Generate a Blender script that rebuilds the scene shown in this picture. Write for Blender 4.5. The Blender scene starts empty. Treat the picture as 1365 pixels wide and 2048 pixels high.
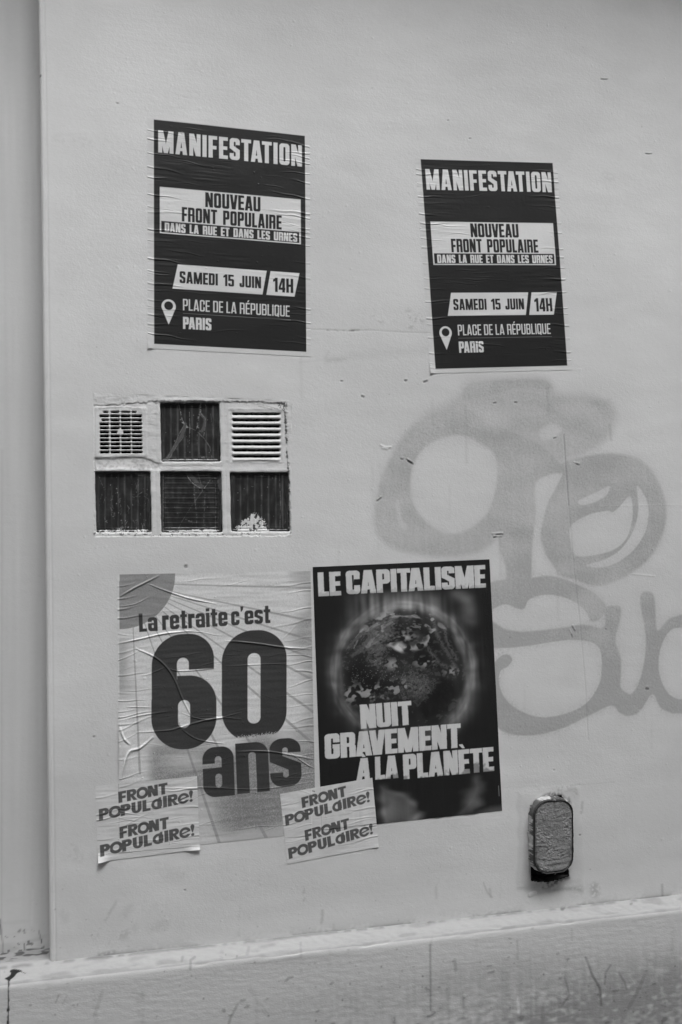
import bpy, math, random
import numpy as np
from mathutils import Vector

# ------------------------------------------------------------------ camera, sky, sun, exposure
C = bpy.context.scene
YAW = math.radians(15.0)          # the camera is turned a little to the right of the wall's normal
DIST = 2.566                      # metres from lens to wall plane (y = 0)
EYE = 1.60                        # lens height
FPX, CX, HZ = 1990.0, 682.5, 1068.0   # focal length / principal column / horizon row, measured on a 1365 x 2048 frame
cam_data = bpy.data.cameras.new('camera')
cam = bpy.data.objects.new('camera', cam_data)
C.collection.objects.link(cam)
cam.location = (0, -DIST, EYE)
cam.rotation_euler = (math.pi / 2, 0, -YAW)
cam_data.sensor_fit = 'VERTICAL'
cam_data.sensor_height = 36.0
cam_data.lens = FPX / 2048 * 36.0
cam_data.shift_y = (HZ - 1024.0) / 2048
cam_data.clip_start = 0.05
cam_data.clip_end = 400
C.camera = cam

world = bpy.data.worlds.new('World')
C.world = world
world.use_nodes = True
wn = world.node_tree
bg = wn.nodes['Background']
sky = wn.nodes.new('ShaderNodeTexSky')
sky.sky_type = 'NISHITA'
sky.sun_disc = False
OPP = 14.0                                  # height of the added facade across the street
SUN_EL, SUN_AZ = math.radians(58), math.radians(171)   # azimuth from +y, clockwise: high, from the camera side, a little right
sky.sun_elevation = SUN_EL
sky.sun_rotation = SUN_AZ
sky.air_density = 1.0
sky.dust_density = 4.0
bw = wn.nodes.new('ShaderNodeRGBToBW')                 # black and white photograph: neutral sky
wn.links.new(sky.outputs[0], bw.inputs[0])
wn.links.new(bw.outputs[0], bg.inputs[0])
bg.inputs[1].default_value = 0.10

sun_data = bpy.data.lights.new('sun', 'SUN')
sun_data.energy = 1.5
sun_data.angle = math.radians(30)
sun_data.color = (1, 1, 1)
sun = bpy.data.objects.new('sun', sun_data)
C.collection.objects.link(sun)
sd = Vector((math.sin(SUN_AZ) * math.cos(SUN_EL), math.cos(SUN_AZ) * math.cos(SUN_EL), math.sin(SUN_EL)))
sun.rotation_euler = sd.to_track_quat('Z', 'Y').to_euler()
sun.location = (0, -4, 8)

C.view_settings.view_transform = 'Standard'
C.view_settings.look = 'None'
C.view_settings.exposure = 1.92
C.view_settings.gamma = 1.0

# ------------------------------------------------------------------ measuring: photograph <-> wall
ca, sa = math.cos(YAW), math.sin(YAW)
def P(u, v, y=0.0):
    """Point (x, z) of the plane at depth y seen at photo position (u, v)."""
    a = (np.asarray(u, float) - CX) / FPX; b = (HZ - np.asarray(v, float)) / FPX
    dx, dy = sa + ca * a, ca - sa * a
    t = (DIST + y) / dy
    return t * dx, EYE + t * b
def proj(x, y, z):
    px, py, pz = x, y + DIST, z - EYE
    d = px * sa + py * ca
    return CX + FPX * (px * ca - py * sa) / d, HZ - FPX * pz / d
def pts_wall(zx, zy, ox, oy, sc, y=0.0):
    return P(ox + np.asarray(zx) * sc, oy + np.asarray(zy) * sc, y)

rng = np.random.default_rng(7)
def fnoise(shape, lz, lx, seed):
    """Smooth random field, unit deviation; lz, lx = feature size in samples."""
    r = np.random.default_rng(seed)
    n = r.standard_normal(shape).astype(np.float32)
    F = np.fft.rfft2(n)
    kz = np.fft.fftfreq(shape[0])[:, None]; kx = np.fft.rfftfreq(shape[1])[None, :]
    F *= np.exp(-2 * (np.pi ** 2) * ((kz * lz) ** 2 + (kx * lx) ** 2) * .25)
    o = np.fft.irfft2(F, s=shape).astype(np.float32)
    return (o - o.mean()) / (o.std() + 1e-9)
def sstep(a, b, x):
    t = np.clip((x - a) / (b - a), 0, 1)
    return t * t * (3 - 2 * t)

# ------------------------------------------------------------------ shape fields (negative inside)
def s_box(X, Y, x0, y0, x1, y1):
    return np.maximum(np.maximum(x0 - X, X - x1), np.maximum(y0 - Y, Y - y1))
def s_rr(X, Y, x0, y0, x1, y1, r):
    tl, tr, br, bl = (r,) * 4 if np.isscalar(r) else r
    m = max(1e-4, min(x1 - x0, y1 - y0) / 2)
    tl, tr, br, bl = [min(q, m) for q in (tl, tr, br, bl)]
    cx, cy, hx, hy = (x0 + x1) / 2, (y0 + y1) / 2, (x1 - x0) / 2, (y1 - y0) / 2
    x, y = X - cx, Y - cy
    R = np.where(x > 0, np.where(y > 0, tr, br), np.where(y > 0, tl, bl))
    qx, qy = np.abs(x) - hx + R, np.abs(y) - hy + R
    return np.minimum(np.maximum(qx, qy), 0) + np.hypot(np.maximum(qx, 0), np.maximum(qy, 0)) - R
def s_poly(X, Y, pts):
    pts = [tuple(map(float, p)) for p in pts]
    n = len(pts); d = np.full(X.shape, 1e9); sgn = np.ones(X.shape, bool)
    for i in range(n):
        ax, ay = pts[i]; bx, by = pts[i - 1]
        ex, ey = bx - ax, by - ay
        wx, wy = X - ax, Y - ay
        t = np.clip((wx * ex + wy * ey) / (ex * ex + ey * ey + 1e-12), 0, 1)
        d = np.minimum(d, (wx - ex * t) ** 2 + (wy - ey * t) ** 2)
        c1 = Y >= ay; c2 = Y < by; c3 = ex * wy > ey * wx
        sgn ^= (c1 & c2 & c3) | (~c1 & ~c2 & ~c3)
    return np.where(sgn, 1, -1) * np.sqrt(d)
def s_line(X, Y, pts):
    d = np.full(X.shape, 1e9)
    for (ax, ay), (bx, by) in zip(pts[:-1], pts[1:]):
        ex, ey = bx - ax, by - ay
        wx, wy = X - ax, Y - ay
        t = np.clip((wx * ex + wy * ey) / (ex * ex + ey * ey + 1e-12), 0, 1)
        d = np.minimum(d, (wx - ex * t) ** 2 + (wy - ey * t) ** 2)
    return np.sqrt(d)
def smooth_pts(pts, n=6, closed=False):
    """Catmull-Rom through the points."""
    p = [np.array(q, float) for q in pts]
    out = []
    N = len(p)
    rngi = range(N) if closed else range(N - 1)
    for i in rngi:
        if closed: a, b, c, d = p[i - 1], p[i], p[(i + 1) % N], p[(i + 2) % N]
        else: a, b, c, d = p[max(i - 1, 0)], p[i], p[i + 1], p[min(i + 2, N - 1)]
        for k in range(n):
            t = k / n
            out.append(.5 * (2 * b + (c - a) * t + (2 * a - 5 * b + 4 * c - d) * t * t + (3 * b - a - 3 * c + d) * t ** 3))
    if not closed: out.append(p[-1])
    return out

# ------------------------------------------------------------------ lettering
class Face:
    """A type style: letter width, stem, bar, outer and inner corner radius, letter gap, word gap (cap height = 1)."""
    def __init__(s, w, st, hb, r, ri, gap, sp, xh=.74): s.w, s.st, s.hb, s.r, s.ri, s.gap, s.sp, s.xh = w, st, hb, r, ri, gap, sp, xh
WID = dict(M=1.42, N=1.06, A=1.1, V=1.08, E=.84, F=.82, L=.80, T=.95, J=.86, H=1.05, Q=1, C=.98, S=.97, P=.98, R=1.02)
LOW = dict(a=.98, e=.98, c=.92, s=.94, n=1.0, r=.70, t=.72)
KERN = {'TA': -.20, 'AT': -.20, 'LA': -.02, 'AV': -.22, 'VE': -.06, 'PA': -.16, 'RA': -.05, 'LT': -.1, 'ÀL': 0, 'AN': .02, 'ST': -.03, 'VA': -.2, 'UV': -.06, 'EA': -.03, 'AU': -.04, 'FR': -.02, 'aI': .10, 'La': .02}
def gwidth(ch, f):
    b = {'É': 'E', 'È': 'E', 'À': 'A'}.get(ch, ch)
    if b == 'I' or b == 'i': return f.st
    if b == '1': return f.st * 1.75
    if b == "'": return f.st * .9
    if b == '!': return f.st * 1.05
    return f.w * WID.get(b, LOW.get(b, 1.0))
def glyph(ch, X, Y, f):
    st, hb, r, ri = f.st, f.hb, f.r, f.ri
    w = gwidth(ch, f); mn, mx = np.minimum, np.maximum
    B = lambda *a: s_box(X, Y, *a)
    R = lambda x0, y0, x1, y1, q: s_rr(X, Y, x0, y0, x1, y1, q)
    PG = lambda p: s_poly(X, Y, p)
    ring = lambda h=1: mx(R(0, 0, w, h, r), -R(st, hb, w - st, h - hb, ri))
    if ch in 'ÉÈÀ':
        b = {'É': 'E', 'È': 'E', 'À': 'A'}[ch]; g = glyph(b, X, Y, f); w = gwidth(b, f)
        if ch == 'É': return mn(g, PG([(w * .38, 1.06), (w * .62, 1.06), (w * .92, 1.24), (w * .58, 1.24)]))
        return mn(g, PG([(w * .62, 1.05), (w * .38, 1.05), (w * .08, 1.22), (w * .42, 1.22)]))
    if ch in 'O0': return ring()
    if ch == 'Q': return mn(ring(), PG([(w * .45, .22), (w * .66, .26), (w * 1.02, -.05), (w * .74, -.08)]))
    if ch == 'C': return mx(ring(), -B(w - st - .001, .37, w + .2, .63))
    if ch == 'G': return mn(mx(ring(), -B(w - st - .001, .50, w + .2, .64)), B(w * .52, .40, w, .40 + hb * .9))
    if ch == 'S' or ch == 's':
        h = 1 if ch == 'S' else f.xh
        g = ring(h)
        g = mx(g, -B(-.2, .30 * h, st, .56 * h)); g = mx(g, -B(w - st, .44 * h, w + .2, .70 * h))
        return mn(g, mx(PG([(-.0, .60 * h), (st * .5, .70 * h), (w, .47 * h), (w, .36 * h), (w - st * .5, .28 * h), (0, .53 * h)]), R(0, 0, w, h, r)))
    if ch == 'U': return mx(R(0, 0, w, 1, (0, 0, r, r)), -R(st, hb, w - st, 1.3, (0, 0, ri, ri)))
    if ch == 'J': return mx(mx(R(0, 0, w, 1, (0, 0, r, r)), -R(st, hb, w - st, 1.3, (0, 0, ri, ri))), -B(-.2, .34, w - st, 1.3))
    if ch == 'D': return mx(R(0, 0, w, 1, (0, r, r, 0)), -R(st, hb, w - st, 1 - hb, (0, ri, ri, 0)))
    if ch == 'P': return mn(mx(R(0, .38, w, 1, (0, r, r, 0)), -R(st, .38 + hb, w - st, 1 - hb, (0, ri, ri, 0))), B(0, 0, st, 1))
    if ch == 'R':
        g = mn(mx(R(0, .42, w * .98, 1, (0, r, r, r * .2)), -R(st, .42 + hb * .8, w - st, 1 - hb, (0, ri, ri, 0))), B(0, 0, st, 1))
        if f.r > .3: return mn(g, PG([(w * .30, .48), (w * .62, .48), (w * 1.05, 0), (w * .66, 0)]))
        return mn(g, R(w - st * 1.02, 0, w, .52, (0, r * .7, 0, 0)))
    if ch == 'B': return mn(mx(R(0, .46, w * .97, 1, (0, r, r * .7, 0)), -R(st, .46 + hb * .7, w - st, 1 - hb, (0, ri, ri, 0))), mx(R(0, 0, w, .55, (0, r * .7, r, 0)), -R(st, hb, w - st, .55 - hb * .7, (0, ri, ri, 0))))
    if ch == 'E': return mn(mn(B(0, 0, st, 1), B(0, 1 - hb, w, 1)), mn(B(0, 0, w, hb), B(0, .5 - hb / 2, w * .94, .5 + hb / 2)))
    if ch == 'F': return mn(mn(B(0, 0, st, 1), B(0, 1 - hb, w, 1)), B(0, .47 - hb / 2, w * .92, .47 + hb / 2))
    if ch == 'L': return mn(B(0, 0, st, 1), B(0, 0, w, hb))
    if ch == 'T': return mn(B(w / 2 - st / 2, 0, w / 2 + st / 2, 1), B(0, 1 - hb, w, 1))
    if ch == 'I': return B(0, 0, st, 1)
    if ch == 'H': return mn(mn(B(0, 0, st, 1), B(w - st, 0, w, 1)), B(0, .5 - hb / 2, w, .5 + hb / 2))
    if ch == 'A':
        a = st * .68; k = w / 2 - a
        o = PG([(0, 0), (w / 2 - a, 1), (w / 2 + a, 1), (w, 0)])
        xi = lambda y: st * 1.0 + y * k
        top = min((w / 2 - st) / max(k, 1e-3), 1 - hb); bb = .16 + hb * .85
        o = mx(o, -PG([(xi(-.1), -.1), (w - xi(-.1), -.1), (w - xi(.16), .16), (xi(.16), .16)]))
        if top > bb: o = mx(o, -PG([(xi(bb), bb), (w - xi(bb), bb), (w / 2 + .004, top), (w / 2 - .004, top)]))
        return o
    if ch == 'V':
        a = st * .68; k = w / 2 - a
        top = (w / 2 - st) / k
        return mx(PG([(0, 1), (w / 2 - a, 0), (w / 2 + a, 0), (w, 1)]), -PG([(st - .1 * k, 1.1), (w - st + .1 * k, 1.1), (w / 2 + .004, 1 - top), (w / 2 - .004, 1 - top)]))
    if ch == 'N': return mn(mn(B(0, 0, st * .92, 1), B(w - st * .92, 0, w, 1)), PG([(0, 1), (st * 1.12, 1), (w, 0), (w - st * 1.12, 0)]))
    if ch == 'M':
        c = st * .46
        return mn(mn(B(0, 0, st * .92, 1), B(w - st * .92, 0, w, 1)), mn(PG([(0, 1), (st * 1.15, 1), (w / 2 + c, 0), (w / 2 - c, 0)]), PG([(w, 1), (w - st * 1.15, 1), (w / 2 - c, 0), (w / 2 + c, 0)])))
    if ch == '1': return mn(B(w - st, 0, w, 1), PG([(0, .70), (w - st + .01, .74), (w - st + .01, 1), (w - st * .7, 1), (0, .86)]))
    if ch == '5':
        g = mx(mx(R(0, 0, w, .64, (0, r, r, r)), -R(st, hb, w - st, .64 - hb, ri)), -B(-.2, .27, st, .46))
        return mn(mn(g, B(0, .46, st, 1)), B(0, 1 - hb, w * .95, 1))
    if ch == '4': return mx(PG([(0, .17), (w, .17), (w, .17 + hb), (w - st * .15, .17 + hb), (w - st * .15, 1), (w - st * 1.4, 1), (0, .36)]), -PG([(st * .8, .17 + hb), (w - st * 1.15, .17 + hb), (w - st * 1.15, .70)])) if False else mn(B(w - st * 1.15, 0, w - st * .15, 1), mx(PG([(0, .17), (w, .17), (w, .17 + hb), (w - st * .2, 1), (w - st * 1.4, 1), (0, .36)]), -mn(PG([(st * .8, .17 + hb), (w - st * 1.15, .17 + hb), (w - st * 1.15, .70)]), B(w - st * .15, .17 + hb, w + .1, 1.1))))
    xh = f.xh
    if ch == 'a':
        g = mx(R(0, 0, w, xh, (r, r, 0, r)), -R(st, hb, w - st, xh * .46, ri))
        g = mx(g, -B(-.2, xh * .585, w - st, xh * .67))
        return mx(g, -R(st, xh * .585, w - st, xh - hb, ri))
    if ch == 'e':
        g = mx(R(0, 0, w, xh, r), -R(st, xh * .56, w - st, xh - hb, ri))
        g = mx(g, -R(st, hb, w - st, xh * .42, ri))
        return mx(g, -B(w - st - .001, xh * .32, w + .2, xh * .42))
    if ch == 'c': return mx(ring(xh), -B(w - st - .001, xh * .38, w + .2, xh * .62))
    if ch == 'n': return mn(B(0, 0, st, xh), mx(R(0, -.0, w, xh, (0, r, 0, 0)), -R(st, -.3, w - st, xh - hb, (ri, ri, 0, 0))))
    if ch == 'r': return mn(B(0, 0, st, xh), R(st * .8, xh - hb * 1.35, w, xh, (0, r * .2, 0, 0)))
    if ch == 't':
        x0 = w * .20
        return mn(mn(B(x0, hb * .5, x0 + st, .95), B(0, xh - hb * .9, w, xh)), R(x0, 0, w, hb * 1.0, (0, 0, 0, r * .6)))
    if ch == 'i': return mn(B(0, 0, st, xh), B(0, xh + .07, st, 1.0))
    if ch == "'": return PG([(0, 1), (st * .9, 1), (st * .75, .82), (st * .25, .70), (st * .1, .74)])
    return B(0, 0, w, 1)
def glyph_round(ch, X, Y, f):
    """Heavy geometric face with circular bowls for the stickers."""
    w = gwidth(ch, f); mn, mx = np.minimum, np.maximum; st = f.st
    if ch == 'o': ch = 'O'
    if ch == 'a':
        d = mx(np.hypot(X - .45, (Y - .44)) - .46, -(np.hypot(X - .45, Y - .44) - .22))
        return mn(d, s_poly(X, Y, [(w - st * 1.0, 0), (w, 0), (w, .98), (w - st * .55, .98), (w - st, .80)]))
    if ch == 'e':
        rr_ = np.hypot(X - w / 2, Y - .45)
        d = mx(rr_ - .47, -(rr_ - .24))
        d = mx(d, -s_poly(X, Y, [(w / 2 + .05, .42), (w + .2, .50), (w + .2, .24), (w / 2 + .1, .30)]))
        return mn(d, mx(s_poly(X, Y, [(.05, .30), (.05, .44), (w, .60), (w, .48)]), rr_ - .46))
    if ch == '!':
        return mn(np.hypot(X - st * .5, Y - .13) - .13, s_poly(X, Y, smooth_pts([(st * .5, .30), (st * .02, .78), (st * .12, .96), (st * .5, 1.04), (st * .88, .96), (st * .98, .78)], 4, True)))
    if ch == 'O': return mx(np.hypot((X - w / 2), Y - .5) - .52, -(np.hypot(X - w / 2, Y - .5) - .25))
    return glyph(ch, X, Y, f)
def text_cov(XW, ZW, s, tl, tr, bl, f, fn=glyph, soft=1.0, step=.001, rough=None):
    """Coverage (0..1) of a line of text whose box has the three given corners on the wall (x, z)."""
    tl, tr, bl = map(np.array, (tl, tr, bl))
    e1, e2 = tr - tl, bl - tl
    det = e1[0] * e2[1] - e1[1] * e2[0]
    dx, dz = XW - tl[0], ZW - tl[1]
    A = (dx * e2[1] - dz * e2[0]) / det
    Bq = (e1[0] * dz - e1[1] * dx) / det
    H = np.hypot(*e2); W = np.hypot(*e1)
    x = 0; lay = []
    for ch in s:
        if ch == ' ': x += f.sp - f.gap; continue
        if lay: x += KERN.get(lay[-1][0] + ch, 0) * f.w
        w = gwidth(ch, f); lay.append((ch, x, w)); x += w + f.gap
    nat = x - f.gap
    k = W / H / nat                                 # horizontal fit
    px = step / H
    cov = np.zeros(XW.shape, np.float32)
    for ch, x0, w in lay:
        m = (A > (x0 - .06) / nat) & (A < (x0 + w + .06) / nat) & (Bq > -.32) & (Bq < 1.14)
        if not m.any(): continue
        X = A[m] * nat - x0; Y = 1 - Bq[m]
        d = fn(ch, X, Y, f)
        if rough is not None: d = d + rough[m]
        c = np.clip(.5 - d * min(1, k) / (px * soft), 0, 1)
        cov[m] = np.maximum(cov[m], c)
    return cov

# ------------------------------------------------------------------ mesh and object helpers
def link(o, parent=None):
    C.collection.objects.link(o)
    if parent is not None: o.parent = parent
    return o
def tag(o, label, cat=None, group=None):
    o['label'] = label
    if cat: o['category'] = cat
    if group: o['group'] = group
    return o
def thing(name, loc, label, cat, group=None):
    o = bpy.data.objects.new(name, None)
    o.empty_display_size = .05
    o.location = loc
    link(o)
    return tag(o, label, cat, group)
def grid_mesh(name, X, Y, Z, mat, parent=None, attrs=None, keep=None, flip=False):
    """A sheet from 2-D coordinate arrays (world metres); keep = mask over its cells."""
    h, w = X.shape
    off = np.array(parent_loc(parent))
    if keep is None: keep = np.ones((h - 1, w - 1), bool)
    ii, jj = np.nonzero(keep)
    if len(ii) == 0: return None
    a = ii * w + jj
    q = np.stack([a, a + 1, a + w + 1, a + w], 1)
    if flip: q = q[:, ::-1]
    used, inv = np.unique(q, return_inverse=True)
    inv = inv.reshape(q.shape).astype(np.int32)
    co = np.stack([X.ravel()[used], Y.ravel()[used], Z.ravel()[used]], 1) - off
    me = bpy.data.meshes.new(name)
    me.vertices.add(len(used)); me.vertices.foreach_set('co', co.astype(np.float32).ravel())
    me.loops.add(inv.size); me.loops.foreach_set('vertex_index', inv.ravel())
    me.polygons.add(len(inv)); me.polygons.foreach_set('loop_start', np.arange(0, inv.size, 4, dtype=np.int32))
    me.update(calc_edges=True)
    for k, v in (attrs or {}).items():
        at = me.attributes.new(k, 'FLOAT', 'POINT')
        at.data.foreach_set('value', np.ascontiguousarray(v.ravel()[used], dtype=np.float32))
    me.polygons.foreach_set('use_smooth', np.ones(len(inv), bool))
    me.materials.append(mat)
    o = bpy.data.objects.new(name, me)
    return link(o, parent)
def parent_loc(p):
    l = Vector((0, 0, 0))
    while p is not None: l += p.location; p = p.parent
    return l
def poly_mesh(name, verts, faces, mat, parent=None, smooth=False, attrs=None):
    me = bpy.data.meshes.new(name)
    off = parent_loc(parent)
    me.from_pydata([tuple(Vector(v) - off) for v in verts], [], faces)
    me.update()
    for k, v in (attrs or {}).items():
        at = me.attributes.new(k, 'FLOAT', 'POINT'); at.data.foreach_set('value', np.asarray(v, np.float32))
    me.polygons.foreach_set('use_smooth', [smooth] * len(faces))
    me.materials.append(mat)
    return link(bpy.data.objects.new(name, me), parent)
def box_vf(x0, y0, z0, x1, y1, z1):
    v = [(x, y, z) for z in (z0, z1) for y in (y0, y1) for x in (x0, x1)]
    f = [(0, 2, 3, 1), (4, 5, 7, 6), (0, 1, 5, 4), (2, 6, 7, 3), (0, 4, 6, 2), (1, 3, 7, 5)]
    return v, f

# ------------------------------------------------------------------ materials
def new_mat(name):
    m = bpy.data.materials.new(name); m.use_nodes = True
    nt = m.node_tree
    return m, nt, nt.nodes['Principled BSDF']
def N(nt, t, **kw):
    n = nt.nodes.new(t)
    for k, v in kw.items(): setattr(n, k, v)
    return n
def noise(nt, vec, scale, detail=4, rough=.55, stretch=None):
    if stretch:
        mp = N(nt, 'ShaderNodeMapping'); mp.inputs['Scale'].default_value = stretch
        nt.links.new(vec, mp.inputs[0]); vec = mp.outputs[0]
    n = N(nt, 'ShaderNodeTexNoise'); n.inputs['Scale'].default_value = scale
    n.inputs['Detail'].default_value = detail; n.inputs['Roughness'].default_value = rough
    nt.links.new(vec, n.inputs['Vector'])
    return n.outputs['Fac']
def math_(nt, op, a, b=None, c=None):
    n = N(nt, 'ShaderNodeMath', operation=op)
    for i, v in enumerate((a, b, c)):
        if v is None: continue
        if isinstance(v, (int, float)): n.inputs[i].default_value = v
        else: nt.links.new(v, n.inputs[i])
    return n.outputs[0]
def rng_(nt, v, lo, hi, f0=.3, f1=.7):
    n = N(nt, 'ShaderNodeMapRange'); n.inputs[1].default_value = f0; n.inputs[2].default_value = f1
    n.inputs[3].default_value = lo; n.inputs[4].default_value = hi
    nt.links.new(v, n.inputs[0]); return n.outputs[0]
def surf_mat(name, tone=None, base=.5, rough=.7, spec=.3, mottles=(), bumps=()):
    """Grey surface: tone attribute (or base) times mottles, with noise bumps.
    mottles: (scale, stretch, lo, hi); bumps: (scale, stretch, metres)"""
    m, nt, bs = new_mat(name)
    tc = N(nt, 'ShaderNodeTexCoord').outputs['Object']
    if tone:
        at = N(nt, 'ShaderNodeAttribute'); at.attribute_name = tone
        col = at.outputs['Fac']
    else:
        v = N(nt, 'ShaderNodeValue'); v.outputs[0].default_value = base; col = v.outputs[0]
    for sc, stx, lo, hi in mottles:
        col = math_(nt, 'MULTIPLY', col, rng_(nt, noise(nt, tc, sc, 5, .6, stx), lo, hi))
    nt.links.new(col, bs.inputs['Base Color'])
    bs.inputs['Roughness'].default_value = rough
    bs.inputs['Specular IOR Level'].default_value = spec
    hsum = None
    for sc, stx, hgt in bumps:
        h = math_(nt, 'MULTIPLY', noise(nt, tc, sc, 3, .55, stx), hgt)
        hsum = h if hsum is None else math_(nt, 'ADD', hsum, h)
    if hsum is not None:
        b = N(nt, 'ShaderNodeBump'); b.inputs['Strength'].default_value = 1.0; b.inputs['Distance'].default_value = 1.0
        nt.links.new(hsum, b.inputs['Height']); nt.links.new(b.outputs[0], bs.inputs['Normal'])
    return m
M_WALL = surf_mat('wall_paint', 'tone', rough=.72, spec=.25,
                  mottles=[(1.6, None, .975, 1.025), (9, (1, 1, .5), .985, 1.015), (160, (.5, 1, 1), .985, 1.015)],
                  bumps=[(55, (.8, 1, 1.1), .00026), (240, (.85, 1, 1.15), .00036)])
M_PAPER = surf_mat('paper_print', 'tone', rough=.44, spec=.38, mottles=[(6, None, .97, 1.03), (300, None, .97, 1.03)],
                   bumps=[(120, (.6, 1, 1.4), .00015)])
M_GLOSS = surf_mat('glossy_print', 'tone', rough=.42, spec=.4, mottles=[(300, None, .96, 1.04)], bumps=[(70, (2, 1, .4), .0003)])
M_DARK = surf_mat('dark_cavity', base=.012, rough=.95, spec=.05)
M_ASPHALT = surf_mat('asphalt', base=.055, rough=.9, mottles=[(8, None, .8, 1.2), (400, None, .6, 1.4)], bumps=[(300, None, .002)])
M_PAVE = surf_mat('pavement_stone', base=.06, rough=.85, mottles=[(3, None, .85, 1.15), (200, None, .85, 1.15)], bumps=[(150, None, .001)])
M_KERB = surf_mat('kerb_stone', base=.28, rough=.8, mottles=[(150, None, .8, 1.2)], bumps=[(120, None, .001)])
M_CEMENT = surf_mat('cement', 'tone', rough=.9, spec=.15, mottles=[(120, None, .82, 1.18), (500, None, .85, 1.15)], bumps=[(350, None, .0012)])
M_RUST = surf_mat('rusty_metal', 'tone', rough=.7, spec=.3, mottles=[(90, None, .75, 1.25)], bumps=[(260, None, .0008)])
def glass_mat():
    m, nt, bs = new_mat('dirty_ribbed_glass')
    tc = N(nt, 'ShaderNodeTexCoord').outputs['Object']
    at = N(nt, 'ShaderNodeAttribute'); at.attribute_name = 'tone'
    ar = N(nt, 'ShaderNodeAttribute'); ar.attribute_name = 'matte'
    col = math_(nt, 'MULTIPLY', at.outputs['Fac'], rng_(nt, noise(nt, tc, 45, 5, .6, (1.2, 1, .7)), .85, 1.15))
    nt.links.new(col, bs.inputs['Base Color'])
    nt.links.new(math_(nt, 'ADD', math_(nt, 'MULTIPLY', ar.outputs['Fac'], .5), .30), bs.inputs['Roughness'])
    bs.inputs['Specular IOR Level'].default_value = .35
    return m
M_GLASS = glass_mat()

# ------------------------------------------------------------------ the wall's relief and paint on a 1 mm chart
X0, X1, Z0, Z1, RES = -.26, 1.95, .45, 3.22, .001
gx = np.arange(X0, X1, RES); gz = np.arange(Z0, Z1, RES)
SH = (len(gz), len(gx))
GX, GZ = np.meshgrid(gx.astype(np.float32), gz.astype(np.float32))
def win(x0, x1, z0, z1):
    j0, j1 = max(0, int((x0 - X0) / RES)), min(SH[1], int((x1 - X0) / RES) + 2)
    i0, i1 = max(0, int((z0 - Z0) / RES)), min(SH[0], int((z1 - Z0) / RES) + 2)
    return slice(i0, i1), slice(j0, j1)
def win_px(us, vs, pad):
    x, z = P(us, vs)
    return win(x.min() - pad, x.max() + pad, z.min() - pad, z.max() + pad)
def sample(F, x, z):
    fx = np.clip((x - X0) / RES, 0, SH[1] - 1.001); fz = np.clip((z - Z0) / RES, 0, SH[0] - 1.001)
    j = fx.astype(int); i = fz.astype(int); a = fx - j; b = fz - i
    return (F[i, j] * (1 - a) + F[i, j + 1] * a) * (1 - b) + (F[i + 1, j] * (1 - a) + F[i + 1, j + 1] * a) * b
PX = .00133                                             # one photo pixel on the wall, roughly
n_lo = fnoise(SH, 260, 380, 1); n_md = fnoise(SH, 30, 60, 2); n_br = fnoise(SH, 3.0, 34, 3); n_fi = fnoise(SH, 4, 5, 4); n_mk = fnoise(SH, 150, 220, 5)
# height out of the wall (metres, positive towards the street)
RELIEF = (.0012 * n_lo + .00016 * n_md + (.000006 + .000010 * np.clip(n_mk, -.6, 1.8)) * n_br + .000028 * n_fi).astype(np.float32)
bl = fnoise(SH, 3, 4, 6)
RELIEF += (.0007 * sstep(2.7, 3.6, bl)).astype(np.float32)                      # specks under the paint
TONE = (.600 * (1 + .016 * n_lo + .016 * n_mk + .009 * n_md + .006 * fnoise(SH, 90, 120, 8))).astype(np.float32)
del bl
def mark(pts, width, dark, soft=1.0, dz=0.0, brk=0.0, seed=0):
    """A stroke of dirt / scratch / drip on the wall; pts in photo px, width in px."""
    u = np.array([p[0] for p in pts], float); v = np.array([p[1] for p in pts], float)
    w = win_px(u, v, (width + 4) * PX * 2)
    x, z = P(u, v)
    d = s_line(GX[w], GZ[w], list(zip(x, z))) / PX
    c = 1 - sstep(width * .5 - soft * .5, width * .5 + soft, d)
    if brk:
        c = c * sstep(brk - .5, brk + .5, n_fi[w] * .6 + n_md[w] * .6)
    TONE[w] *= (1 - dark * c)
    RELIEF[w] += dz * c
# seam and dirt between the two upper posters
mark([(612, 658), (650, 659), (700, 662), (740, 660), (800, 664), (860, 666)], 1.2, .18, 1.5, -.0004)
mark([(655, 660), (690, 662), (712, 661)], 2.5, .4, 2.0, -.0004, .1)
mark([(700, 661), (718, 660)], 2.5, .3, 2.0, -.0004)
for a in [(818, 625, 830, 640), (838, 632, 845, 640), (788, 630, 795, 638), (797, 655, 812, 652), (822, 640, 824, 655), (752, 634, 762, 640)]:
    mark([(a[0], a[1]), (a[2], a[3])], 9, .22, 9, 0, .2)
mark([(655, 716), (690, 715), (760, 708), (860, 702)], 8, .06, 12)
mark([(655, 722), (690, 718)], 5, .12, 6, 0, .1)
mark([(600, 724), (650, 719), (660, 700)], 1.5, .08, 3)
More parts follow.
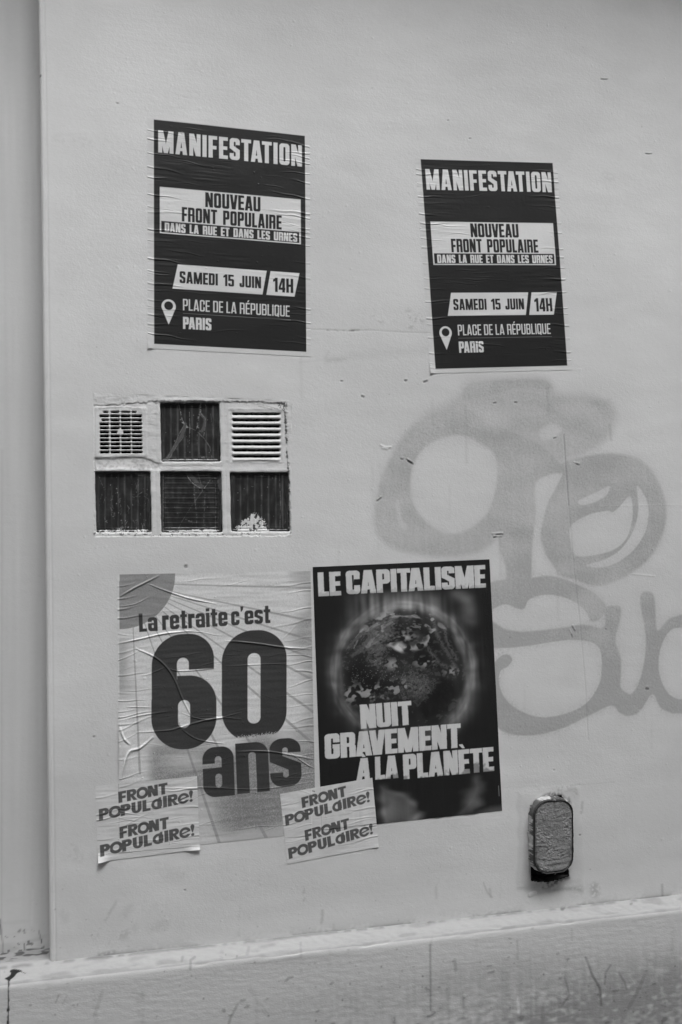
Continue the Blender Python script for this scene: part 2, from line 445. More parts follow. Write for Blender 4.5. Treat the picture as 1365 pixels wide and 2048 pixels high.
# nicks and chips
for u, v, w_, l_ in [(1209, 158, 2, 12), (1298, 307, 2, 12), (235, 207, 2.2, 4), (812, 761, 4, 4), (852, 763, 4, 8), (726, 793, 4, 5), (897, 240, 2, 2), (941, 276, 2.4, 3), (684, 762, 3, 3), (820, 924, 4, 8), (804, 918, 3, 5), (990, 806, 3, 6), (1032, 805, 3, 5), (1110, 876, 3, 6), (1295, 1378, 6, 4), (1212, 1258, 2, 2), (80, 152, 5, 3), (445, 1909, 8, 4), (370, 1780, 3, 2), (1160, 1670, 3, 2), (1108, 1540, 2, 2), (188, 1473, 3, 2), (372, 1133, 7, 2)]:
    a_ = rng.uniform(-.35, .6) if l_ < 10 else .03
    l_ *= .75 if l_ < 10 else 1
    mark([(u - l_ / 2, v - a_ * l_ / 2), (u, v + rng.uniform(-.8, .8)), (u + l_ / 2, v + a_ * l_ / 2)], w_ * .8, .55, 1.2, -.0012)
    mark([(u - l_ / 2, v - w_ * .9 - a_ * l_ / 2), (u + l_ / 2, v - w_ * .9 + a_ * l_ / 2)], 1.2, -.10, 1.0, .0006)
for pts in ([(762, 893), (770, 897), (783, 897)], [(765, 899), (778, 901)], [(755, 1002), (762, 996)], [(985, 1070), (1005, 1069)], [(988, 1075), (1003, 1074)], [(1140, 1262), (1146, 1275)], [(1145, 1253), (1150, 1262)], [(1148, 927), (1158, 930)], [(815, 920), (826, 928)]):
    mark(pts, 3, .42, 1.5, -.0012, -.1); mark([(a, b - 3) for a, b in pts], 2, -.14, 1.0, .0012)
# hair cracks and long vertical drips through the graffiti
mark([(1128, 870), (1133, 945), (1138, 1010)], 2.2, .30, 1.2, -.0006)
mark([(1138, 1010), (1150, 1150), (1162, 1260), (1172, 1380), (1177, 1480)], 1.2, .15, 1.2, -.0004)
for u, v0, v1, d_ in [(932, 812, 925, .10), (865, 800, 850, .06), (1095, 775, 830, .12), (1220, 850, 880, .15), (745, 930, 1010, .04), (760, 930, 1000, .04), (1000, 1075, 1150, .08), (1115, 1120, 1240, .06), (602, 690, 800, .05)]:
    mark([(u, v0), (u + 1, (v0 + v1) / 2), (u + 2, v1)], 4, d_, 4)
mark([(1200, 1012), (1365, 1009)], 1.0, -.06, 1.2, .0004)
mark([(1265, 1148), (1310, 1152)], 1.6, -.05, 1.2, .0006)
# scuffs near the bottom of the wall
mark([(236, 1800), (222, 1822), (205, 1850), (193, 1875), (194, 1895)], 3.5, .16, 3.5, 0, -.2)
mark([(200, 1910), (228, 1905)], 5, .26, 4, 0, -.1)
for a in [(262, 1815, 250, 1832), (210, 1888, 214, 1892), (270, 1855, 240, 1870), (132, 1838, 128, 1828), (145, 1712, 165, 1718), (150, 1700, 140, 1690), (330, 1850, 300, 1858), (225, 1880, 250, 1872)]:
    mark([(a[0], a[1]), (a[2], a[3])], 10, .10, 10, 0, .1)
for u, v0, v1, d_ in [(608, 1775, 1800, .2), (646, 1820, 1845, .25), (483, 1785, 1870, .08), (872, 1765, 1795, .14), (980, 1778, 1795, .2), (1325, 1770, 1792, .3), (1190, 1775, 1785, .3), (1165, 1605, 1625, .25), (668, 1850, 1862, .12), (1005, 1760, 1800, .08)]:
    mark([(u, v0), (u - 2 + 3 * ((u * 7) % 3 - 1), v1)], 3.5 if u != 1190 else 16, d_, 4 if u != 1190 else 10, 0, -.3)
mark([(967, 1765), (975, 1785), (985, 1795)], 2.4, .2, 2)
# faint smudges, run marks and blisters under the paint
for k in range(46):
    u, v = rng.uniform(110, 1350), rng.uniform(60, 1880)
    if k > 22: v = rng.uniform(1450, 1900)
    L_ = rng.uniform(10, 60); a_ = rng.uniform(-.5, .5)
    mark([(u - L_ / 2, v - a_ * L_ / 2), (u, v + rng.uniform(-5, 5)), (u + L_ / 2, v + a_ * L_ / 2)], rng.uniform(6, 22), rng.uniform(-.045, .085), rng.uniform(8, 20), 0, rng.uniform(-.4, .2))
for k in range(26):
    u, v = rng.uniform(110, 1350), rng.uniform(700, 1750); L_ = rng.uniform(30, 130)
    mark([(u, v), (u + rng.uniform(-1, 1), v + L_ * .5), (u + rng.uniform(-1, 1), v + L_)], rng.uniform(1.5, 6), rng.uniform(.02, .055), rng.uniform(2, 5), 0, -.5)
for k in range(70):
    u, v = rng.uniform(110, 1350), rng.uniform(60, 1880); r_ = rng.uniform(1.2, 2.6)
    mark([(u, v), (u + rng.uniform(-3, 3), v + .6)], r_, .0, r_, rng.uniform(.0002, .0006))
# fine dark splatter dots
for k in range(110):
    u, v = rng.uniform(110, 1360), 1700 + 210 * rng.random() ** .6
    if k > 70: u, v = rng.uniform(110, 1360), rng.uniform(20, 1700)
    mark([(u, v), (u + .1, v + .5)], rng.uniform(1.0, 2.2), rng.uniform(.12, .4), 1.0)
# dirt settling along the ledge
ux, vz = np.array([103, 700, 980, 1365]), np.array([1924, 1863, 1825, 1788])
jx, jz = P(ux, vz)
print('ledge junction z', jz, 'x', jx)
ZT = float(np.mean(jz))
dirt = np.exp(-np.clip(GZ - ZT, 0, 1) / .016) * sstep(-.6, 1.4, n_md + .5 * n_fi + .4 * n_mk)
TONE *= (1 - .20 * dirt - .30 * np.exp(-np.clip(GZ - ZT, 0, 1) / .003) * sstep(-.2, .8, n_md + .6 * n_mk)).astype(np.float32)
# plaster patch round the duct, with its ridge line
w = win_px(np.array([1015., 1185]), np.array([1550., 1790]), .03)
xx, zz = P([1037, 1160, 1168, 1037], [1584, 1570, 1766, 1775])
d = s_poly(GX[w], GZ[w], list(zip(xx, zz)))
RELIEF[w] += (.0009 * (1 - sstep(-.012, .006, d + .0025 * n_md[w] + .0008 * n_fi[w]))).astype(np.float32)
TONE[w] *= (1 - .07 * (1 - sstep(-.004, .004, d + .003 * n_md[w]))).astype(np.float32)
mark([(1040, 1583), (1100, 1577), (1160, 1569)], 1.6, .20, 2, -.0003, -.1)
mark([(1160, 1569), (1230, 1564)], 1.2, .10, 2)
mark([(1062, 1768), (1100, 1778), (1160, 1775)], 10, .16, 8, 0, -.2)
mark([(1063, 1612), (1062, 1680), (1061, 1762)], 5, .5, 5, 0, -.2)
mark([(1068, 1606), (1085, 1593), (1102, 1587), (1124, 1592), (1136, 1604)], 6, .5, 5, .0008, -.1)
mark([(1112, 1578), (1150, 1575), (1153, 1590)], 8, .16, 6, .0006, .1)
mark([(1138, 1596), (1141, 1605)], 4, .4, 3, 0, -.1)
mark([(1062, 1764), (1082, 1768), (1100, 1766), (1137, 1754)], 5, .6, 5, .001, -.1)
mark([(1068, 1770), (1090, 1773), (1112, 1768)], 6, .4, 5, .0006, .1)
mark([(1110, 1779), (1150, 1777), (1165, 1782)], 4, .2, 4, 0, 0)
mark([(1060, 1790), (1070, 1786)], 7, -.08, 2, .0012)

w = win_px(np.array([1030., 1175]), np.array([1570., 1800]), .02)
nx_, nz_ = P(np.array([1064., 1082, 1122, 1131, 1137, 1119, 1097, 1079, 1063]), np.array([1616., 1594, 1591, 1604, 1751, 1757, 1763, 1764, 1761]))
d = s_poly(GX[w], GZ[w], list(zip(nx_, nz_)))
TONE[w] *= (1 - .55 * (1 - sstep(0, .012, d + .004 * n_md[w])) * sstep(-.4, 1.0, n_md[w] + .7 * n_fi[w])).astype(np.float32)
TONE[w] *= (1 - .10 * (1 - sstep(0, .035, d + .006 * n_md[w]))).astype(np.float32)
RELIEF[w] += (.0022 * (1 - sstep(0, .008, d)) * n_md[w] * .6).astype(np.float32)
# graffiti: measured outlines on the wall (zoomed photo coordinates -> wall)
GZM = (700, 720, .4872)
def gpoly(pts, soft, sm=True):
    z = smooth_pts(pts, 5, True) if sm else [np.array(p, float) for p in pts]
    x, zz = pts_wall([p[0] for p in z], [p[1] for p in z], *GZM)
    w = win(x.min() - .05, x.max() + .05, zz.min() - .05, zz.max() + .05)
    d = s_poly(GX[w], GZ[w], list(zip(x, zz))) / (PX * .4872)      # in zoom px
    return w, 1 - sstep(-soft, soft, d)
GRAF = np.zeros(SH, np.float32)
def g_add(pts, op, soft):
    w, c = gpoly(pts, soft); GRAF[w] = np.maximum(GRAF[w], (c * op).astype(np.float32))
def g_cut(pts, soft, left=0.0):
    w, c = gpoly(pts, soft); GRAF[w] = GRAF[w] * (1 - c) + np.minimum(GRAF[w], left) * c
# faded cap strokes
g_add([(300, 230), (440, 150), (480, 85), (620, 70), (800, 75), (860, 135), (1000, 150), (1080, 190), (1095, 245), (1060, 320), (980, 380), (880, 430), (700, 440), (560, 380), (470, 320), (380, 300)], .62, 32)
g_add([(455, 150), (490, 90), (620, 75), (800, 80), (830, 130), (700, 125), (560, 160), (480, 170)], .74, 16)
g_cut([(780, 290), (830, 262), (870, 285), (840, 318), (790, 322)], 14, .25)
g_cut([(850, 180), (950, 170), (1010, 200), (960, 230), (880, 220)], 26, .40)
# big left bowl, stem
g_add([(100, 620), (118, 520), (160, 410), (225, 300), (310, 225), (420, 190), (520, 210), (600, 300), (640, 450), (640, 640), (610, 730), (540, 785), (430, 810), (320, 805), (220, 788), (145, 755), (105, 700)], .78, 20)
g_add([(600, 300), (760, 330), (880, 440), (860, 480), (768, 500), (765, 640), (752, 760), (748, 900), (740, 960), (710, 1015), (680, 1010), (645, 960), (640, 860), (612, 760), (600, 560)], .78, 10)
g_cut([(250, 510), (262, 430), (310, 360), (390, 318), (470, 312), (545, 350), (590, 385), (605, 440), (600, 520), (572, 610), (520, 672), (440, 710), (370, 700), (300, 650), (260, 580)], 12, 0)
g_cut([(188, 590), (200, 575), (212, 640), (235, 690), (215, 690), (195, 650)], 8, .38)
# right bowl
g_add([(860, 430), (950, 395), (1100, 385), (1200, 415), (1268, 500), (1300, 610), (1290, 700), (1250, 790), (1180, 860), (1090, 910), (1000, 930), (930, 905), (850, 880), (800, 790), (780, 690), (810, 560)], .84, 13)
g_cut([(905, 690), (940, 655), (1000, 630), (1060, 620), (1080, 625), (1110, 600), (1150, 560), (1162, 630), (1140, 725), (1090, 775), (1010, 800), (930, 803), (908, 750)], 4)
g_cut([(1178, 520), (1205, 550), (1226, 610), (1215, 700), (1165, 780), (1090, 835), (1020, 852), (972, 842), (1040, 822), (1110, 780), (1165, 700), (1185, 610)], 4)
g_cut([(938, 580), (965, 565), (1010, 545), (1066, 518), (1052, 555), (1000, 585), (950, 595)], 5)
g_cut([(770, 503), (868, 465), (845, 525), (812, 590), (788, 680), (778, 765), (822, 825), (852, 885), (800, 888), (750, 884), (752, 760), (765, 640)], 6, .12)
# lower letters
g_add([(560, 930), (640, 900), (740, 895), (830, 885), (930, 918), (1010, 960), (1055, 1012), (1042, 1050), (1005, 1076), (965, 1060), (900, 1040), (560, 1060)], .86, 7)
g_cut([(578, 1040), (610, 1012), (645, 1003), (680, 1018), (715, 1022), (735, 985), (790, 965), (870, 972), (940, 1005), (985, 1062), (940, 1080), (850, 1098), (720, 1112), (610, 1105)], 4)
S_OUT = [(560, 1080), (640, 1104), (720, 1114), (860, 1100), (960, 1086), (1040, 1098), (1046, 1040), (1054, 1012), (1085, 1008), (1112, 1016), (1112, 1060), (1092, 1150), (1112, 1215), (1114, 1280), (1112, 1340), (1145, 1370), (1165, 1362), (1192, 1310), (1213, 1210), (1213, 1120), (1192, 1000), (1200, 957), (1228, 950), (1250, 970), (1256, 1040), (1264, 1108), (1300, 1072), (1345, 1050), (1500, 1040), (1500, 1450), (1365, 1452), (1320, 1450), (1275, 1425), (1242, 1372), (1195, 1440), (1150, 1463), (1110, 1450), (1072, 1418), (985, 1460), (850, 1520), (720, 1542), (600, 1500), (560, 1300)]
w, c = gpoly(S_OUT, 7, True); GRAF[w] = np.maximum(GRAF[w], c.astype(np.float32))
g_cut([(560, 1188), (650, 1182), (740, 1172), (850, 1155), (930, 1150), (1000, 1163), (1030, 1200), (1034, 1280), (1020, 1340), (970, 1410), (890, 1450), (790, 1467), (700, 1440), (640, 1392), (613, 1330), (618, 1278), (648, 1258), (666, 1232), (655, 1212), (630, 1210), (606, 1228), (590, 1240)], 3.5)
g_cut([(1500, 1096), (1365, 1098), (1312, 1115), (1278, 1180), (1268, 1260), (1290, 1340), (1330, 1385), (1400, 1396), (1500, 1396)], 3.5)
grain = fnoise(SH, 2.0, 2.0, 11)
kz_, kx_ = np.fft.fftfreq(SH[0])[:, None], np.fft.rfftfreq(SH[1])[None, :]
halo = np.fft.irfft2(np.fft.rfft2(GRAF) * np.exp(-2 * np.pi ** 2 * (kz_ ** 2 + kx_ ** 2) * 15 ** 2), s=SH).astype(np.float32)
GRAF = np.maximum(GRAF, np.clip(halo * .42 * (1 + .45 * grain) , 0, 1) * sstep(1.0, .4, GRAF) )
GRAF *= (1 + .16 * np.clip(n_mk, -1.5, 1) + .07 * n_md + .03 * fnoise(SH, 120, 6, 12)).astype(np.float32)
del halo
g_vis = np.clip(GRAF * (1 + .10 * grain + .06 * n_md) , 0, 1)
TONE *= (1 - .37 * g_vis).astype(np.float32)
RELIEF += (.00012 * np.clip(GRAF, 0, 1) * grain).astype(np.float32)
# older patches of overpaint round the tag
for (u, v, ru, rv, k) in [(1180, 800, 90, 60, .05), (1000, 1130, 30, 60, -.04), (900, 830, 120, 40, .03), (760, 820, 60, 90, .02), (520, 1400, 300, 200, -.01), (1260, 1000, 160, 200, .01)]:
    x, z = P(u, v); e = ((GX - x) / (ru * PX)) ** 2 + ((GZ - z) / (rv * PX)) ** 2
    TONE *= (1 - k * np.exp(-e) * (1 + .3 * n_md)).astype(np.float32)
SURF = RELIEF.copy()                                    # current outermost surface; papers pasted later raise it

# ------------------------------------------------------------------ the wall itself
wall = thing('painted_wall', (0, 0, 0), 'pale painted street wall with a projecting plinth, faded graffiti and peeling posters', 'wall')
wall['kind'] = 'thing'
EDGE_U, EDGE_V = np.array([77., 82, 88, 92, 95, 100, 101]), np.array([0., 290, 800, 1150, 1500, 1925, 2048])
ex_, ez_ = P(EDGE_U, EDGE_V)
def corner_x(z):
    o = np.argsort(ez_); return np.interp(z, ez_[o], ex_[o])
# openings
def rect_px(u0, v0, u1, v1): 
    xa, za = P(u0, v1); xb, zb = P(u1, v0)
    return float(xa), float(za), float(xb), float(zb)
WIN = rect_px(186, 800, 585, 1075)
NI_X, NI_Z = P(np.array([1064., 1082, 1122, 1131, 1137, 1119, 1097, 1079, 1063]), np.array([1616., 1594, 1591, 1604, 1751, 1757, 1763, 1764, 1761]))
step = .0021
nx = int((1.92 + .08) / step); nz = int((3.20 - (ZT - .02)) / step)
zr = np.linspace(ZT - .02, 3.20, nz); xr = np.linspace(0, 1, nx)
xe = corner_x(zr)
fall = .022                                             # rounded arris of the corner
Xw = xe[:, None] + (1.92 - xe[:, None]) * xr[None, :]
Zw = np.repeat(zr[:, None], nx, 1)
ed = Xw - xe[:, None]
fade = sstep(0, .05, 1.92 - Xw) * sstep(0, .05, 3.2 - Zw)
Hw = sample(RELIEF, Xw, Zw) * fade
bead = .0022 * sstep(0, .003, ed) * (1 - sstep(.010, .014, ed)) - .006 * (1 - np.sqrt(np.clip(1 - (1 - np.clip(ed / .008, 0, 1)) ** 2, 0, 1)))
groove = -.0008 * np.exp(-((ed - .0145) / .0016) ** 2)
Hw = Hw + bead + groove
Yw = -Hw
Tw = sample(TONE, Xw, Zw) * (1 - .06 * np.exp(-((ed - .0148) / .0016) ** 2))
Gw = sample(GRAF, Xw, Zw)
Xc = (Xw[:-1, :-1] + Xw[1:, 1:]) / 2; Zc = (Zw[:-1, :-1] + Zw[1:, 1:]) / 2
in_win = (Xc > WIN[0]) & (Xc < WIN[2]) & (Zc > WIN[1]) & (Zc < WIN[3])
d_ni = s_poly(Xc, Zc, list(zip(NI_X, NI_Z)))
g_face = sample(GRAF, Xc, Zc) > .27
solid = ~in_win & (d_ni > .001)
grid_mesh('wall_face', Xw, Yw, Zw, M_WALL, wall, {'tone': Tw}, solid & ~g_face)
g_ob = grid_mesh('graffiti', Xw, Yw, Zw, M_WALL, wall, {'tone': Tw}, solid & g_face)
tag(g_ob, 'faded grey spray painted graffiti of large rounded letters')
# wall beyond the detailed part, recess and return (plain rendered masonry)
TOP = 7.5
REC = .08
def plain(name, quads, parent=wall, tone=.60, mat=M_WALL):
    v, f = [], []
    for q in quads:
        n = len(v); v += q; f.append((n, n + 1, n + 2, n + 3))
    return poly_mesh(name, v, f, mat, parent, attrs={'tone': [tone] * len(v)})
xt = float(corner_x(3.2))
plain('upper_wall_face', [[(xt, 0, 3.2), (1.92, 0, 3.2), (1.92, 0, TOP), (xt, 0, TOP)], [(1.92, 0, ZT - .02), (9, 0, ZT - .02), (9, 0, 3.2), (1.92, 0, 3.2)], [(1.92, 0, 3.2), (9, 0, 3.2), (9, 0, TOP), (1.92, 0, TOP)]])
# recessed bay to the left
sx = np.arange(-.42, -.02, .003); sz = np.arange(ZT - .02, 3.3, .003)
RX, RZ = np.meshgrid(sx, sz)
rn = fnoise(RX.shape, 90, 40, 21); rb = fnoise(RX.shape, 3, 12, 22); rv = fnoise(RX.shape, 60, 3, 23)
RT = .545 * (1 + .012 * rn + .010 * rv)  # base tone set below the wall's, painting in the recess's shade
ru, rv_ = proj(RX, REC, RZ)
foot = np.exp(-np.clip(RZ - ZT, 0, 9) / .05)
spots = fnoise(RX.shape, 1.6, 1.6, 24)
RT = RT * (1 - .6 * sstep(2.1, 2.8, spots + 1.0 * foot) * sstep(.02, .4, foot + .0))
RT = RT * (1 - .25 * sstep(.0, 1.6, rb + rn) * foot)
def rmark(pts, wd, dk, soft=1.2):
    global RT
    RT = RT * (1 - dk * (1 - sstep(wd * .5 - soft * .5, wd * .5 + soft, s_line(ru, rv_, pts))))
rmark([(55, 1900), (82, 1899)], 3.5, .75); rmark([(49, 1888), (50, 1901)], 2.5, .6); rmark([(88, 1893), (84, 1905)], 3, .55)
rmark([(38, 1863), (41, 1860)], 4, .45); rmark([(48, 1862), (50, 1866)], 3, .4); rmark([(78, 1862), (84, 1885)], 2, .4); rmark([(2, 1850), (6, 1888), (5, 1912)], 2, .4); rmark([(1, 1840), (1, 1868)], 4, .4)
rmark([(66, 1780), (64, 1850)], 3, -.06, 3); rmark([(5, 900), (4, 1860)], 2, .10, 2)
RH = .0010 * rn + .00005 * rb + .00025 * rv
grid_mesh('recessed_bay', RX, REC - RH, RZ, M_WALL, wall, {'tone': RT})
plain('outer_bay', [[(-9, REC, ZT - .02), (-.42, REC, ZT - .02), (-.42, REC, 3.297), (-9, REC, 3.297)], [(-9, REC, 3.297), (1, REC, 3.297), (1, REC, TOP), (-9, REC, TOP)]])
# return face between bay and wall
zs = np.linspace(ZT - .02, 3.2, 500); ys = np.linspace(.0062, REC + .01, 30)
RZ2 = np.repeat(zs[:, None], 30, 1); RY2 = np.repeat(ys[None, :], 500, 0)
RX2 = np.repeat(corner_x(zs)[:, None], 30, 1) + .0008 * fnoise(RZ2.shape, 12, 4, 31) * sstep(0, .01, RY2 - .0062)
grid_mesh('corner_return', RX2, RY2, RZ2, M_WALL, wall, {'tone': np.full(RX2.shape, .58)}, flip=True)
plain('upper_corner_return', [[(xt, REC, 3.2), (xt, 0, 3.2), (xt, 0, TOP), (xt, REC, TOP)]])
# string course added above the frame, unseen, to shade the wall's top
v, f = [], []
prof = [(.2, 3.78), (-.10, 3.76), (-.18, 3.81), (-.36, 3.83), (-.40, 3.87), (-.40, 4.00), (.2, 4.08)]
for x in (-9, 9):
    v += [(x, y, z) for y, z in prof]
n = len(prof)
f = [(i, i + 1, n + i + 1, n + i) for i in range(n - 1)] + [tuple(range(n - 1, -1, -1))]
poly_mesh('added_shade_course', v, f, M_WALL, wall, attrs={'tone': [.58] * len(v)})

# ledge and plinth as one swept profile
prof = [(.125, 0.002)] + [(y, .0005) for y in np.linspace(.11, .006, 40)] + [(-.004, -.002)]
prof += [(y, -.003 - .013 * (-y / .046) ** 1.2) for y in np.linspace(-.008, -.046, 16)]
for k in range(1, 9):
    t = k / 8 * math.pi / 2 * .92
    prof.append((-.046 - .011 * math.sin(t), -.016 - .014 * (1 - math.cos(t))))
n_ledge = len(prof)
prof += [(-.0572 - .002 * k / 165, -.030 - .0022 * k) for k in range(1, 166)]
py = np.array([p[0] for p in prof]); pz = np.array([p[1] for p in prof])
lx = np.arange(-.46, 1.98, .0024)
LX, LY = np.meshgrid(lx, py); _, LZ = np.meshgrid(lx, pz)
LZ = LZ + ZT
ln = fnoise(LX.shape, 9, 90, 41); lf = fnoise(LX.shape, 3, 5, 42); lb = fnoise(LX.shape, 1.6, 14, 43); ll = fnoise(LX.shape, 60, 200, 44); lvv = fnoise(LX.shape, 40, 2.4, 45)
zrow = np.arange(len(prof))[:, None]
top = 1 - sstep(n_ledge - 8, n_ledge + 2, zrow)
edge = np.exp(-((zrow - (n_ledge - 5)) / 5.0) ** 2)
LZ = LZ + top * (.0010 * ln + .0005 * lf) - edge * .0040 * sstep(.2, 1.6, fnoise(LX.shape, 4, 16, 47) + .5 * ln)
LY = LY - (1 - top) * (.0009 * ll + .00005 * lb + .00008 * lf) - edge * .0012 * ln
pu, pv = proj(LX, LY, LZ)
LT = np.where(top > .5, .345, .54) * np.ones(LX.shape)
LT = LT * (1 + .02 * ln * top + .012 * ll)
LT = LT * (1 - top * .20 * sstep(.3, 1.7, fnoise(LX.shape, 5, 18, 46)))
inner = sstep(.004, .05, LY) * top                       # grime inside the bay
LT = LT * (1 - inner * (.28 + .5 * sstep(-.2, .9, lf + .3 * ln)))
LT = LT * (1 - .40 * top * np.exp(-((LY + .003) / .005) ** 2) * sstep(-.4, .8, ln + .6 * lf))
depth = np.clip(ZT - LZ, 0, 1)
low = sstep(.10, .30, depth + .035 * ll + .006 * lvv)
rt = sstep(-.1, 1.3, LX)
LT = LT * (1 - (.20 + .30 * rt) * low * sstep(-1.6, 1.3, .12 * lvv + .5 * lf + .8 * ll))
LT = LT * (1 - .30 * (1 - top) * sstep(2.3, 2.9, lf + .35 * low))
def lmark(pts, wd, dk, soft=1.6, brk=None):
    global LT
    u = [p[0] for p in pts]; v = [p[1] for p in pts]
    m = (pu > min(u) - wd - 6) & (pu < max(u) + wd + 6) & (pv > min(v) - wd - 6) & (pv < max(v) + wd + 6)
    c = 1 - sstep(wd * .5 - soft * .5, wd * .5 + soft, s_line(pu[m], pv[m], pts))
    if brk is not None: c = c * sstep(brk - .6, brk + .6, lf[m])
    LT[m] = LT[m] * (1 - dk * c)
for u, v0, v1, dk, wd in [(861, 1870, 1890, .25, 5), (861, 1890, 2020, .42, 2.6), (927, 1985, 2035, .3, 2.6), (1035, 1880, 1918, .3, 2.4), (1144, 1858, 1880, .22, 3), (1158, 1880, 1898, .2, 2.4), (953, 1880, 1905, .15, 3), (602, 1885, 1942, .25, 3), (285, 1985, 2045, .22, 5), (277, 1995, 2030, .16, 5), (1085, 1990, 2045, .22, 4), (1130, 1950, 2048, .14, 9), (1150, 1960, 2048, .14, 7), (1095, 1960, 2048, .12, 8), (1020, 1990, 2048, .14, 4), (190, 1985, 2045, .12, 7), (1345, 1860, 1900, .18, 5), (1310, 1880, 1990, .08, 8), (95, 1955, 2000, .12, 14), (660, 1890, 1930, .1, 4), (445, 1905, 1915, .3, 6)]:
    lmark([(u, v0), (u + .4, (v0 + v1) / 2), (u + .8, v1)], wd, dk * (.9 if dk > .35 else .65), wd * 1.0, None if dk > .35 else -.5)
for pts, wd, dk in [([(1172, 1915), (1185, 1950), (1200, 1975), (1203, 2010)], 4, .36), ([(1182, 1945), (1200, 1978)], 3, .2), ([(1222, 1930), (1212, 1945), (1210, 1968)], 3, .28), ([(1238, 1945), (1250, 1965), (1254, 1978)], 3.4, .3), ([(1290, 1950), (1275, 1985), (1258, 2015)], 6, .18), ([(1310, 1955), (1330, 1990), (1340, 2040)], 5, -.10), ([(1036, 1998), (1038, 2026)], 4, -.30), ([(910, 1920), (912, 1940)], 6, .25), ([(475, 2010), (462, 2035), (458, 2048)], 4, .3), ([(500, 1980), (520, 2010), (535, 2030)], 8, .08), ([(118, 1990), (112, 2005)], 2, .3), ([(135, 1990), (125, 2010)], 2, .15), ([(205, 1985), (190, 2030)], 6, .14), ([(265, 1985), (290, 1990)], 3, .2), ([(1130, 1955), (1140, 1990), (1125, 2010)], 3, .25), ([(835, 1895), (870, 1885)], 2, -.08), ([(364, 1922), (366, 1914)], 4, .22), ([(381, 1938), (382, 1920), (390, 1914)], 4, .28), ([(495, 1908), (498, 1895)], 5, .16), ([(1125, 1818), (1128, 1815)], 6, .5), ([(1262, 1808), (1264, 1807)], 3, .4)]:
    lmark(pts, wd, dk, 2.2)
for k in range(70):
    u, v = rng.uniform(0, 1365), rng.uniform(1900, 2048)
    lmark([(u, v), (u + .2, v + .6)], rng.uniform(1.4, 3.4), rng.uniform(.15, .5), 1.2)
# black paint spilt on the ledge and running down
spill = s_poly(pu, pv, smooth_pts([(10, 1957), (18, 1953), (22, 1946), (21, 1941), (30, 1938), (42, 1939), (45, 1943), (36, 1946), (30, 1952), (22, 1958), (18, 1964), (15, 1960)], 4, True))
spill = np.minimum(spill, s_line(pu, pv, [(17.5, 1955), (18, 1975), (17.5, 2005), (16.6, 2030), (17, 2110)]) - 1.55)
spill = np.minimum(spill, s_line(pu, pv, [(44, 1944), (51, 1946)]) - 1.3)
sp = spill + .5 * lf
LT = LT * (1 - .955 * (1 - sstep(-.8, .8, sp)))
spf = (sp[:-1, :-1] + sp[1:, 1:]) / 2 < 0
LY = np.where(sp < 0, LY - .0004, LY)
rows = np.broadcast_to((np.arange(len(prof) - 1) < n_ledge - 3)[:, None], spf.shape)
M_PLINTH = surf_mat('plinth_paint', 'tone', rough=.75, spec=.22, mottles=[(2.2, None, .97, 1.03), (200, (.6, 1, 1), .97, 1.03)], bumps=[(80, (.5, 1, 1.7), .0005), (240, (.7, 1, 1.4), .0004)])
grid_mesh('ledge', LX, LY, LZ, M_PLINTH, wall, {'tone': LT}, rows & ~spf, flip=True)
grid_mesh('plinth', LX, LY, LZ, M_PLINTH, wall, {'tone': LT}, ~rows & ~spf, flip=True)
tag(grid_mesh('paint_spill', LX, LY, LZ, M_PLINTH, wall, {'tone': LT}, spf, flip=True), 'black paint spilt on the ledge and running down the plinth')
zb = float(ZT + pz[-1])
v, f = box_vf(-.46, -.0592, -.02, 1.98, .1, zb)
poly_mesh('lower_plinth', v, f[2:3] , M_PLINTH, wall, attrs={'tone': [.42] * 8})
for xa, xb in ((-9, -.46), (1.977, 9)):
    v = [(xa, -.0592, -.02), (xb, -.0592, -.02), (xb, -.0572, ZT - .03), (xa, -.0572, ZT - .03), (xb, -.046, ZT - .016), (xa, -.046, ZT - .016), (xb, .125, ZT), (xa, .125, ZT)]
    poly_mesh('plain_plinth', v, [(0, 1, 2, 3), (3, 2, 4, 5), (5, 4, 6, 7)], M_PLINTH, wall, attrs={'tone': [.42, .42, .52, .52, .36, .36, .36, .36]})

# niche that the duct comes out of
nd = .05
f3 = [(x, 0.001, z) for x, z in zip(NI_X, NI_Z)]; b3 = [(x, nd, z) for x, z in zip(NI_X, NI_Z)]
M_NICHE = surf_mat('dirty_shaded_niche', base=.05, rough=.95, spec=.1, mottles=[(60, None, .5, 1.5), (300, None, .7, 1.3)], bumps=[(120, None, .004)])  # dark base paints the niche's shadow in along with its dirt
nn = len(f3)
poly_mesh('niche', f3 + b3, [(i, (i + 1) % nn, nn + (i + 1) % nn, nn + i) for i in range(nn)] + [tuple(range(nn, 2 * nn))], M_NICHE, wall)

# ------------------------------------------------------------------ glass block window with its two vents
ws = .0009
wx = np.arange(WIN[0] - .004, WIN[2] + .005, ws); wz = np.arange(WIN[1] - .004, WIN[3] + .005, ws)
WX, WZ = np.meshgrid(wx, wz)
U, V = proj(WX, 0 * WX, WZ)                                 # design coordinates of the window panel
w1 = fnoise(WX.shape, 14, 14, 51); w2 = fnoise(WX.shape, 5, 5, 52); w3 = fnoise(WX.shape, 2, 2, 53); w4 = fnoise(WX.shape, 2.5, 16, 54)
wob = 1.0 * w1 + .55 * w2
BLK = [(321, 804.5, 441, 924, 'v'), (190.5, 942, 303, 1066, 'v'), (321, 942, 445, 1066, 'h'), (461, 944, 580, 1064, 'v')]
dep = np.zeros(WX.shape); hole = np.full(WX.shape, 1e3)
def blk_sdf(b, k=.32):
    u0, v0, u1, v1, _ = b
    sk = (V - v0) / (v1 - v0) * 3 - 1
    return s_rr(U, -V, u0 + 0, -v1, u1, -v0, 5) if False else s_rr(U - sk, -V, u0, -v1, u1, -v0, 4) + k * wob * .45
d_blk = np.full(WX.shape, 1e3)
